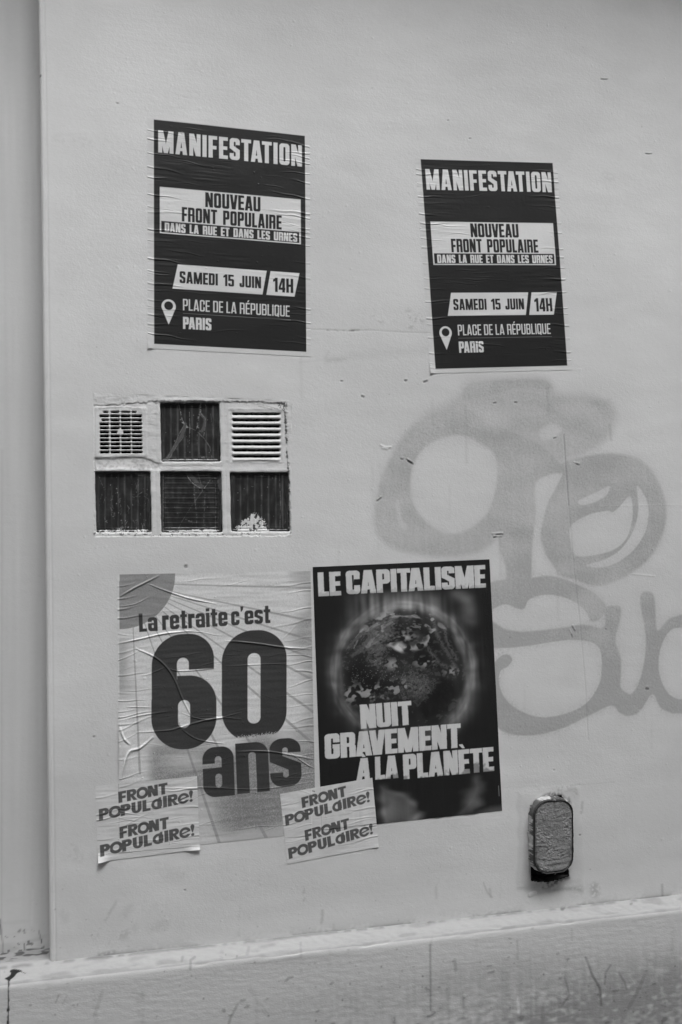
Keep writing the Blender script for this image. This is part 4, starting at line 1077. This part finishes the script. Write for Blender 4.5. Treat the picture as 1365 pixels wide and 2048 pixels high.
# --- retirement poster: big 60 over a spray-grained sunrise
Z4 = lambda x, y: wp(170 + x * .34432, 1110 + y * .34432)
p = Paper(Z4(189, 113), Z4(1310, 93), Z4(1342, 1612), Z4(200, 1730), STEP)
zx = lambda: None
PU, PV = proj(p.X, 0 * p.X, p.Z)
QX, QY = (PU - 170) / .34432, (PV - 1110) / .34432         # positions on the enlarged crop used for measuring this sheet
f1 = fnoise(p.X.shape, 1.3, 1.3, 401); f2 = fnoise(p.X.shape, 60, 60, 402); f3 = fnoise(p.X.shape, 90, 25, 403)
p.tone[:] = .645
bld = np.zeros(p.X.shape)
bld = np.maximum(bld, .62 * sstep(1150, 1330, QX + 40 * f2) * sstep(120, 420, QY))
bld = np.maximum(bld, .50 * sstep(1200, 1320, QX + 30 * f2))
bld = np.maximum(bld, .55 * (1 - sstep(200, 330, QX + 25 * f3)) * sstep(430, 560, QY) * (1 - sstep(760, 900, QY)))
bld = np.maximum(bld, .80 * sstep(960, 1180, QY + 35 * f2 + .12 * (QX - 700)) * sstep(330, 420, QX))
bld = np.maximum(bld, .75 * sstep(1000, 1300, QY + 20 * f2) * sstep(1150, 1250, QX))
bld *= 1 - .55 * sstep(1280, 1290, QY) * (1 - sstep(640, 660, QX)) * 0
bld = bld * (1 - .6 * np.exp(-((QX - 580) / 130) ** 2 - ((QY - 1190) / 60) ** 2)) * (1 - .5 * np.exp(-((QX - 700) / 60) ** 2 - ((QY - 1560) / 140) ** 2))
low_ = sstep(1330, 1420, QY)
bld = bld * (1 - low_ * (1 - .45 - .55 * sstep(690, 880, QX + 30 * f2))) * (1 - .55 * sstep(1560, 1650, QY + .1 * (QX - 900) + 20 * f2)) + .12 * np.exp(-((QX - 950) / 170) ** 2 - ((QY - 1470) / 110) ** 2)
gr = np.clip(bld * (1 + .17 * f1), 0, 1)
p.ink(gr, .20)
disc = np.clip(.5 - (np.hypot(QX - 200, (QY - 112) * 1.02) - 325) / 3, 0, 1) * (QX > 201)
ray_t = np.zeros(p.X.shape)
rx, ry = QX - 268, QY - 164
rad = np.hypot(rx, ry)
for ang in (1.5, 11.8, 17.6, 22.6, 28.0, 35.2, 41.4, 53.2, 62, 71.2, 87.3):
    a = math.radians(ang)
    dd = np.abs(-rx * math.sin(a) + ry * math.cos(a)); al = rx * math.cos(a) + ry * math.sin(a)
    end = 1275 - 164 if ang > 85 else 5000
    ray_t = np.maximum(ray_t, np.clip(.5 - (dd - (1.9 + .0045 * al)) / 2.5, 0, 1) * (al > 240) * (al < end))
p.ink(ray_t * .62, .24)
p.ink(disc, .265)
# type
F_RET = Face(.50, .195, .175, .17, .07, .05, .26, .76)
INK = .048
edge_fuzz = .02 * f1
t1 = p.text('La', Z4(312, 340), Z4(420, 334), Z4(316, 447), F_RET, INK)
t1 = np.maximum(t1, p.text('retraite', Z4(447, 325), Z4(827, 302), Z4(450, 436), F_RET, INK))
t1 = np.maximum(t1, p.text("c'est", Z4(848, 302), Z4(1076, 288), Z4(850, 410), F_RET, INK))
def q_rr(x0, y0, x1, y1, r): return s_rr(QX, -QY, x0, -y1, x1, -y0, r)
tilt = -.045
QY0 = QY - tilt * (QX - 575); 
def rr6(x0, y0, x1, y1, r): return s_rr(QX, -QY0, x0, -y1, x1, -y0, r)
six = rr6(388, 458, 750, 1120, (180, 150, 170, 190))
six = np.maximum(six, -rr6(535, 596, 604, 790, (34, 34, 0, 0)))
six = np.maximum(six, -rr6(604, 668, 900, 760, 0))
six = np.maximum(six, -rr6(536, 668, 900, 1300, 0))
low = np.maximum(rr6(386, 700, 764, 1128, (150, 160, 180, 190)), -rr6(541, 842, 611, 1003, 34))
six = np.minimum(np.maximum(six, -rr6(535, 596, 604, 745, (34, 34, 0, 0))), np.maximum(low, -rr6(300, 690, 536, 720, 0)))
zero = np.maximum(rr6(795, 455, 1172, 1100, (180, 170, 170, 180)), -rr6(945, 588, 1020, 996, (36, 36, 36, 36)))
zero = np.maximum(zero, QY - (1062 - .11 * (QX - 850)) + 6 * f1)
num = np.clip(.5 - np.minimum(six, zero) / 3, 0, 1)
p.ink(num, INK)
F_ANS = Face(.62, .24, .19, .24, .08, .02, .3, 1.0)
t2 = p.text('a', Z4(680, 1120), Z4(862, 1105), Z4(690, 1412), F_ANS, INK)
t2 = np.maximum(t2, p.text('n', Z4(872, 1095), Z4(1062, 1080), Z4(885, 1388), F_ANS, INK))
t2 = np.maximum(t2, p.text('s', Z4(1068, 1070), Z4(1250, 1058), Z4(1080, 1352), F_ANS, INK))
num_f = np.clip(num + t1 + t2, 0, 1)
# faint grain inside the big type and worn edges
p.tone *= np.where(num_f > .5, 1 + .10 * f2 * .5 + .06 * f1, 1 + .05 * f1)
p.tone = np.where(QX < 201, .60, p.tone)
it = wrinkles(p, 411, 90, 22, .00062, .20, -.08)
def ZL(x, y):
    w_ = Z4(x, y); e1, e2 = p.c[1] - p.c[0], p.c[3] - p.c[0]; det = e1[0] * e2[1] - e1[1] * e2[0]
    d_ = w_ - p.c[0]; return (d_[0] * e2[1] - d_[1] * e2[0]) / det * p.W, (e1[0] * d_[1] - e1[1] * d_[0]) / det * p.Hh
p.h = crease_field(p.LX, p.LZ, it)
def fold(pts, wd, A):
    q = [ZL(*a) for a in pts]
    q = smooth_pts(q, 5)
    d = s_line(p.LX, p.LZ, [tuple(a) for a in q]) / (wd * .62)
    L = sum(np.hypot(*(np.array(b) - np.array(a))) for a, b in zip(q[:-1], q[1:]))
    mid = (np.array(q[0]) + np.array(q[-1])) / 2
    tap = np.clip(1.25 - (np.hypot(p.LX - mid[0], p.LZ - mid[1]) / (L / 2)) ** 2, 0, 1)
    p.h += A * .62 * np.exp(-d ** 2) * tap
for pts, wd, A in [([(205, 240), (290, 190), (350, 160), (430, 120)], .0035, .0035), ([(360, 165), (450, 200), (600, 250), (760, 285)], .0026, .0026), ([(205, 298), (290, 285), (370, 245)], .0022, .0018), ([(190, 515), (330, 485), (470, 455), (640, 440)], .003, .0030), ([(300, 545), (400, 590), (470, 650), (520, 730), (560, 830), (610, 930)], .0032, .0042), ([(470, 650), (380, 690), (330, 700)], .002, .0016), ([(480, 660), (560, 675), (760, 660)], .0022, .0020), ([(390, 1060), (320, 1120), (250, 1150), (210, 1300)], .0045, .0040), ([(300, 1030), (480, 1020), (560, 1000), (760, 950), (900, 960)], .0028, .0024), ([(560, 1015), (650, 1075), (800, 1100)], .0025, .0022), ([(810, 500), (980, 515), (1150, 540), (1300, 550)], .0032, .0032), ([(820, 650), (1000, 640), (1180, 635)], .002, .0016), ([(1150, 490), (1230, 400)], .0022, .0016), ([(205, 960), (330, 930), (480, 910)], .0025, .0018), ([(240, 880), (380, 885)], .002, .0016), ([(205, 1000), (225, 1060), (260, 1100)], .004, .004), ([(420, 1350), (700, 1355), (1000, 1370), (1320, 1330)], .002, .0018), ([(880, 1150), (1060, 1150), (1320, 1200)], .003, .003), ([(1180, 1160), (1290, 1240), (1330, 1250)], .002, .0022), ([(560, 920), (700, 960), (900, 920)], .002, .0018)]:
    fold(pts, wd, A)
p.h += .00013 * fnoise(p.X.shape, 6, 40, 414)
# bulged lower left edge
bx, bz = ZL(225, 1120)
p.h += .005 * np.exp(-((p.LX - .012) / .02) ** 2 - ((p.LZ - bz) / .07) ** 2)
p.h = np.maximum(p.h, -.0004)
p.parts = [('heading', t1, None), ('unit_word', t2, 'big dark word ans'), ('numeral', num, 'huge dark figure 60'), ('sun_disc', disc, 'grey quarter disc in the corner')]
c = p.pt(.5, 1)
root = thing('retirement_poster', (c[0], -.001, c[1]), 'creased pale poster with a huge dark 60 and fine rays, below the glass block window', 'poster')
p.paste(root, M_PAPER)
print('retirement poster', p.W, p.Hh)

# --- black poster with the burning globe
Z5 = lambda x, y: wp(540 + x * .35165, 1100 + y * .35165)
p = Paper(Z5(243, 97), Z5(1249, 53), Z5(1320, 1482), Z5(295, 1592), STEP)
PU, PV = proj(p.X, 0 * p.X, p.Z)
QX, QY = (PU - 540) / .35165, (PV - 1100) / .35165
sh = p.X.shape
a1 = fnoise(sh, 14, 30, 501); a2 = fnoise(sh, 6, 10, 502); a3 = fnoise(sh, 2.2, 3, 503); a4 = fnoise(sh, 60, 8, 504); a5 = fnoise(sh, 35, 35, 505); a6 = fnoise(sh, 3, 14, 506)
gcx, gcy, gr_ = 760, 690, 394
rr = np.hypot(QX - gcx - 8 * a5, (QY - gcy) * 1.0) 
ang = np.arctan2(QY - gcy, QX - gcx)
T = np.full(sh, .014)
a2 = fnoise(sh, 4.5, 5.5, 521); a3 = fnoise(sh, 1.6, 1.8, 522); a6 = fnoise(sh, 9, 12, 523)
pol = fnoise((700, 2048), 9, 60, 524); pol2 = fnoise((700, 2048), 4, 14, 525)
ri = np.clip(np.hypot(QX - gcx, QY - gcy), 0, 699).astype(int); ai = ((ang + math.pi) / (2 * math.pi) * 2047).astype(int)
pl1_, pl2_ = pol[ri, ai], pol2[ri, ai]
a7 = fnoise(sh, 8, 11, 526)
glow = np.where(rr > gr_, np.exp(-((rr - gr_) / 20) ** 2), np.exp(-((rr - gr_) / 34) ** 2)) * (1 + .25 * pl1_) * (.75 + .25 * np.cos(ang * 1 + 2.6)) + .45 * np.exp(-((rr - gr_ + 30) / 70) ** 2)
glow *= (1 - .75 * np.exp(-((ang - 1.57) / .75) ** 2)) * (1 + .22 * a4)
T += .115 * np.clip(glow, 0, 2) * (1 + .25 * a1)
smoke = np.exp(-((QX - 730) / 240) ** 4) * sstep(215, 290, QY) * (1 - sstep(310, 480, QY)) * (1 + .35 * a4)
T += .12 * np.clip(smoke, 0, 2)
hook = s_line(QX, QY, [(1060, 240), (1120, 290), (1130, 350), (1135, 390)])
T += .085 * np.exp(-(hook / 40) ** 2) * sstep(215, 240, QY) * (1 + .2 * a1)
side = s_line(QX, QY, [(1040, 420), (1100, 560), (1150, 640), (1160, 760), (1120, 900), (1060, 1000)])
T += .050 * np.exp(-(side / 34) ** 2) * (1 + .3 * a4)
disc = sstep(375, 330, rr)
sea = .016 + .006 * a5
land = 1 - sstep(-25, 25, s_poly(QX, QY, smooth_pts([(540, 470), (600, 420), (680, 400), (690, 460), (640, 520), (650, 570), (630, 620), (640, 660), (610, 640), (570, 590), (530, 560)], 4, True)) + 26 * a2 + 12 * a1)
sea = sea + .10 * land * (1 + .22 * a2 + .12 * a3)
sea2 = 1 - sstep(-25, 30, s_poly(QX, QY, smooth_pts([(770, 720), (820, 690), (890, 710), (910, 770), (880, 830), (800, 820), (750, 790)], 4, True)) + 24 * a2); sea = sea + .08 * sea2 * (1 + .3 * a2 + .3 * a3)
cl = sstep(1.0, 1.9, .9 * a2 + .6 * a6 + .5 * a1 + .25 * a3) 
cl_arc = np.exp(-((np.hypot((QX - 780) / 1.15, QY - 430) - 125 - 7 * a7) / 15) ** 2) * sstep(-.1, .9, a7 + .35 * a2)
cl_top = np.exp(-((np.hypot(QX - 760, (QY - 690)) - 330) / 30) ** 2) * (QY < 470) * sstep(.0, 1.3, a7 + .5 * pl1_ + .25 * a2) * .8
cl_c = np.exp(-((QX - 760) / 60) ** 2 - ((QY - 490) / 28) ** 2) * sstep(-.8, .5, a7 + .3 * a2)
cl_low = np.exp(-((QY - 800 + .12 * (QX - 640)) / 46) ** 2) * sstep(.4, 1.3, a7 + .4 * a2) * (QX < 780) * .9 + np.exp(-((QX - 700) / 45) ** 2 - ((QY - 650) / 30) ** 2) * sstep(-.3, .8, a7 + .4 * a2) + .9 * np.exp(-((QX - 880) / 60) ** 2 - ((QY - 640) / 28) ** 2) * sstep(0, 1, a7 + .4 * a2) + .9 * np.exp(-((QX - 1040) / 40) ** 2 - ((QY - 690) / 22) ** 2) * sstep(-.3, .8, a2)
wisp = np.zeros(sh)
for wl in ([(930, 400), (960, 500), (1020, 600), (1060, 680)], [(990, 430), (1010, 520), (1060, 620)], [(900, 560), (960, 640), (1000, 660)], [(470, 600), (520, 560), (600, 520)], [(440, 560), (520, 480), (620, 420)]):
    wisp = np.maximum(wisp, np.exp(-((s_line(QX, QY, smooth_pts(wl, 4)) + 6 * a2) / 9) ** 2))
fleck = np.exp(-((QX - 620) / 160) ** 2 - ((QY - 700) / 100) ** 2) * sstep(1.5, 2.2, a3 + .3 * a2)
limb = sstep(150, 260, rr) * sstep(1.0, 1.8, .55 * pl2_ + .25 * a2 + .9 * pl1_) * (QX < 930)
cloud = np.clip(.10 * cl * (rr > 120) + .42 * limb * (QY < 560) + 1.0 * cl_arc + .75 * cl_top + 1.2 * cl_c + cl_low + .7 * fleck + .28 * wisp * (1 + .4 * a2), 0, 1.1)
globe = sea * (1 - cloud) + .33 * cloud
shade_s = s_poly(QX, QY, [(980, 720), (1040, 740), (1060, 820), (1010, 920), (880, 960), (850, 900), (920, 800)])
globe = globe * (1 - .75 * (1 - sstep(-25, 15, shade_s)))
globe = globe + .42 * np.exp(-(((QX - 738) / 30) ** 2 + ((QY - 550) / 24) ** 2) ** 2)
T = T * (1 - .80 * disc) + np.clip(globe, .008, .6) * disc * .92
lo1 = s_poly(QX, QY, [(620, 1330), (660, 1340), (760, 1370), (860, 1440), (880, 1490), (830, 1560), (650, 1600), (620, 1480)])
T += (.13 + .12 * np.exp(-((lo1 + 22) / 16) ** 2)) * (1 - sstep(-75, 26, lo1 + 10 * a1)) * (1 + .18 * a5) * sstep(1290, 1400, QY)
lo2 = s_poly(QX, QY, [(1170, 1310), (1210, 1340), (1190, 1440), (1150, 1480), (1080, 1500), (1100, 1420)])
T += .11 * (1 - sstep(-60, 40, lo2 + 10 * a1)) * (1 + .15 * a5)
lo3 = s_poly(QX, QY, [(1180, 1490), (1250, 1465), (1400, 1440), (1400, 1560), (1180, 1520)]); T += .07 * (1 - sstep(-25, 20, lo3))
# printed dot screen of the photograph
hx, hz = p.LX / .0046, p.LZ / .0046
dots = .5 + .5 * np.sin(2 * np.pi * (hx + hz) * .7071) * np.sin(2 * np.pi * (hx - hz) * .7071)
T = T * (1 + .55 * (dots - .5) * (1 - disc * .7))
p.tone = np.clip(T, .010, .6)
F_CAP = Face(.50, .215, .185, .14, .045, .024, .26)
CAPW = .60
rg = .012 * a3 + .014 * a2
tb = np.zeros(sh)
def cap(t, tl, tr, bl):
    global tb
    c = text_cov(p.X, p.Z, t, Z5(*tl), Z5(*tr), Z5(*bl), F_CAP, step=STEP, rough=rg * .12); tb = np.maximum(tb, c)
cap('LE', (270, 128), (400, 122), (276, 264)); cap('CAPITALISME', (430, 119), (1224, 85), (436, 252))
cap('NUIT', (510, 880), (803, 857), (518, 1017)); cap('GRAVEMENT', (310, 1048), (1083, 985), (314, 1190))
cap('À', (497, 1186), (574, 1180), (493, 1310)); cap('LA', (597, 1176), (728, 1166), (600, 1306)); cap('PLANÈTE', (755, 1163), (1270, 1119), (761, 1303))
base1 = 1303 - .088 * (QX - 761)
fadeL = 1 - .55 * sstep(base1 - 30, base1 - 4, QY + 16 * a5 + 6 * a2) * (QY > 1200) 
fadeT = 1 - .22 * sstep(236, 246, QY + .045 * (QX - 275) + 5 * a2) * (QY < 300)
p.tone = p.tone * (1 - tb) + CAPW * (1 + .02 * a4 - .05 * sstep(1.2, 2.2, a4) - .10 * sstep(1.7, 2.0, a5)) * fadeL * fadeT * tb
tick = np.clip(.5 - (s_line(QX, QY, [(1300, 1340), (1303, 1398)]) - 1.2) / 3, 0, 1); p.ink(tick, .3)
p.h = .0003 * fnoise(sh, 120, 12, 511) + .00012 * fnoise(sh, 60, 4, 512) * sstep(0, 1.5, fnoise(sh, 150, 60, 513))
p.h = np.maximum(p.h, -.0004)
gl_mask = (disc > .5).astype(float) * (tb < .5)
p.parts = [('heading', tb * (QY < 300), None), ('slogan', tb * (QY >= 300), None), ('globe_picture', gl_mask, 'printed globe wrapped in cloud and glow')]
c = p.pt(.5, 1)
root = thing('globe_poster', (c[0], -.002, c[1]), 'black poster showing a glowing globe under heavy pale capitals', 'poster')
p.paste(root, M_GLOSS, lift=.0009)
print('globe poster', p.W, p.Hh)

# --- two small pasted sheets
STK = [('FRONT', (315, 245), (875, 138), (321, 376)), ('POPULaIRe!', (100, 445), (1172, 232), (104, 576)), ('FRONT', (330, 650), (890, 540), (335, 784)), ('POPULaIRe!', (113, 855), (1190, 632), (119, 987))]
F_ST2 = Face(.80, .32, .23, .42, .2, .06, .4)
def sticker(cs, seed, label, curl):
    p = Paper(*cs, .0009)
    r0 = np.array([60, 180.]); e1 = np.array([1218., 65]) - r0; e2 = np.array([95., 1045]) - r0; det = e1[0] * e2[1] - e1[1] * e2[0]
    def loc(q):
        d_ = np.array(q, float) - r0
        return p.pt((d_[0] * e2[1] - d_[1] * e2[0]) / det, (e1[0] * d_[1] - e1[1] * d_[0]) / det)
    p.tone[:] = .61
    tx = [np.zeros(p.X.shape), np.zeros(p.X.shape)]
    for k, (t, a, b, c_) in enumerate(STK):
        tx[k // 2] = np.maximum(tx[k // 2], p.text(t, loc(a), loc(b), loc(c_), F_ST2, .10, glyph_round))
    p.tone *= 1 + .03 * fnoise(p.X.shape, 20, 30, seed)
    p.h = crease_field(p.LX, p.LZ, wrinkles(p, seed + 1, 22, 6, .0006, .08, -.03)) + .00008 * fnoise(p.X.shape, 4, 30, seed + 2)
    p.h = np.maximum(p.h, -.0003)
    for (sx_, tz_, A, rx_, rz_) in curl:
        p.h += A * np.clip(1 - np.abs(p.T - tz_) / rz_, 0, 1) ** 1.5 * sstep(0, 1, 1 - np.abs(p.S - sx_) / rx_)
    p.parts = [('slogan', tx[0], None), ('slogan', tx[1], None)]
    c = p.pt(.5, 1)
    root = thing('small_pasted_sheet', (c[0], -.003, c[1]), label, 'pasted sheet', 'small pasted sheets')
    p.paste(root, M_PAPER, lift=.0010)
    return p
Z7 = lambda x, y: wp(180 + x * .17582, 1540 + y * .17582)
sticker([Z7(62, 180), Z7(1218, 66), Z7(1250, 898), Z7(95, 1045)], 601, 'small pale sheet reading FRONT twice, over the pale poster\'s bottom, one corner curling up', [(0, 1, .011, .13, .12), (1, 1, .006, .18, .07)])
sticker([Z5(57, 1386), Z5(582, 1294), Z5(619, 1688), Z5(100, 1786)], 631, 'small pale sheet reading FRONT twice, bridging the pale and the black posters', [(1, 1, .002, .1, .1)])

# ------------------------------------------------------------------ street under the wall (below the frame)
def setting(name, v, f, mat):
    o = poly_mesh(name, v, f, mat); o['kind'] = 'structure'; return o
# facade added across the street, unseen behind the camera, to block the low sky
op = thing('added_house', (3, -7.4, 0), 'unseen rendered facade added across the street to block the low sky', 'added_house'); op['kind'] = 'structure'
M_HOUSE = surf_mat('house_render', base=.38, rough=.85, mottles=[(1.2, None, .9, 1.1)])
v, f = box_vf(-22, -13, -.1, 24, -7.4, OPP); poly_mesh('added_house_wall', v, f, M_HOUSE, op)
for fl in range(3):
    for k in range(-8, 10):
        v, f = box_vf(k * 2.4 - .5, -7.41, 1.0 + fl * 3.1, k * 2.4 + .5, -7.36, 2.8 + fl * 3.1); poly_mesh('window', v, f, M_DARK, op)
v, f = box_vf(-40, -1.6, -.30, 40, .3, -.004); setting('pavement', v, f, M_PAVE)
v, f = box_vf(-40, -1.75, -.30, 40, -1.603, 0.0); setting('kerb', v, f, M_KERB)
setting('road', [(-60, -60, -.14), (60, -60, -.14), (60, -1.7, -.14), (-60, -1.7, -.14)], [(0, 1, 2, 3)], M_ASPHALT)
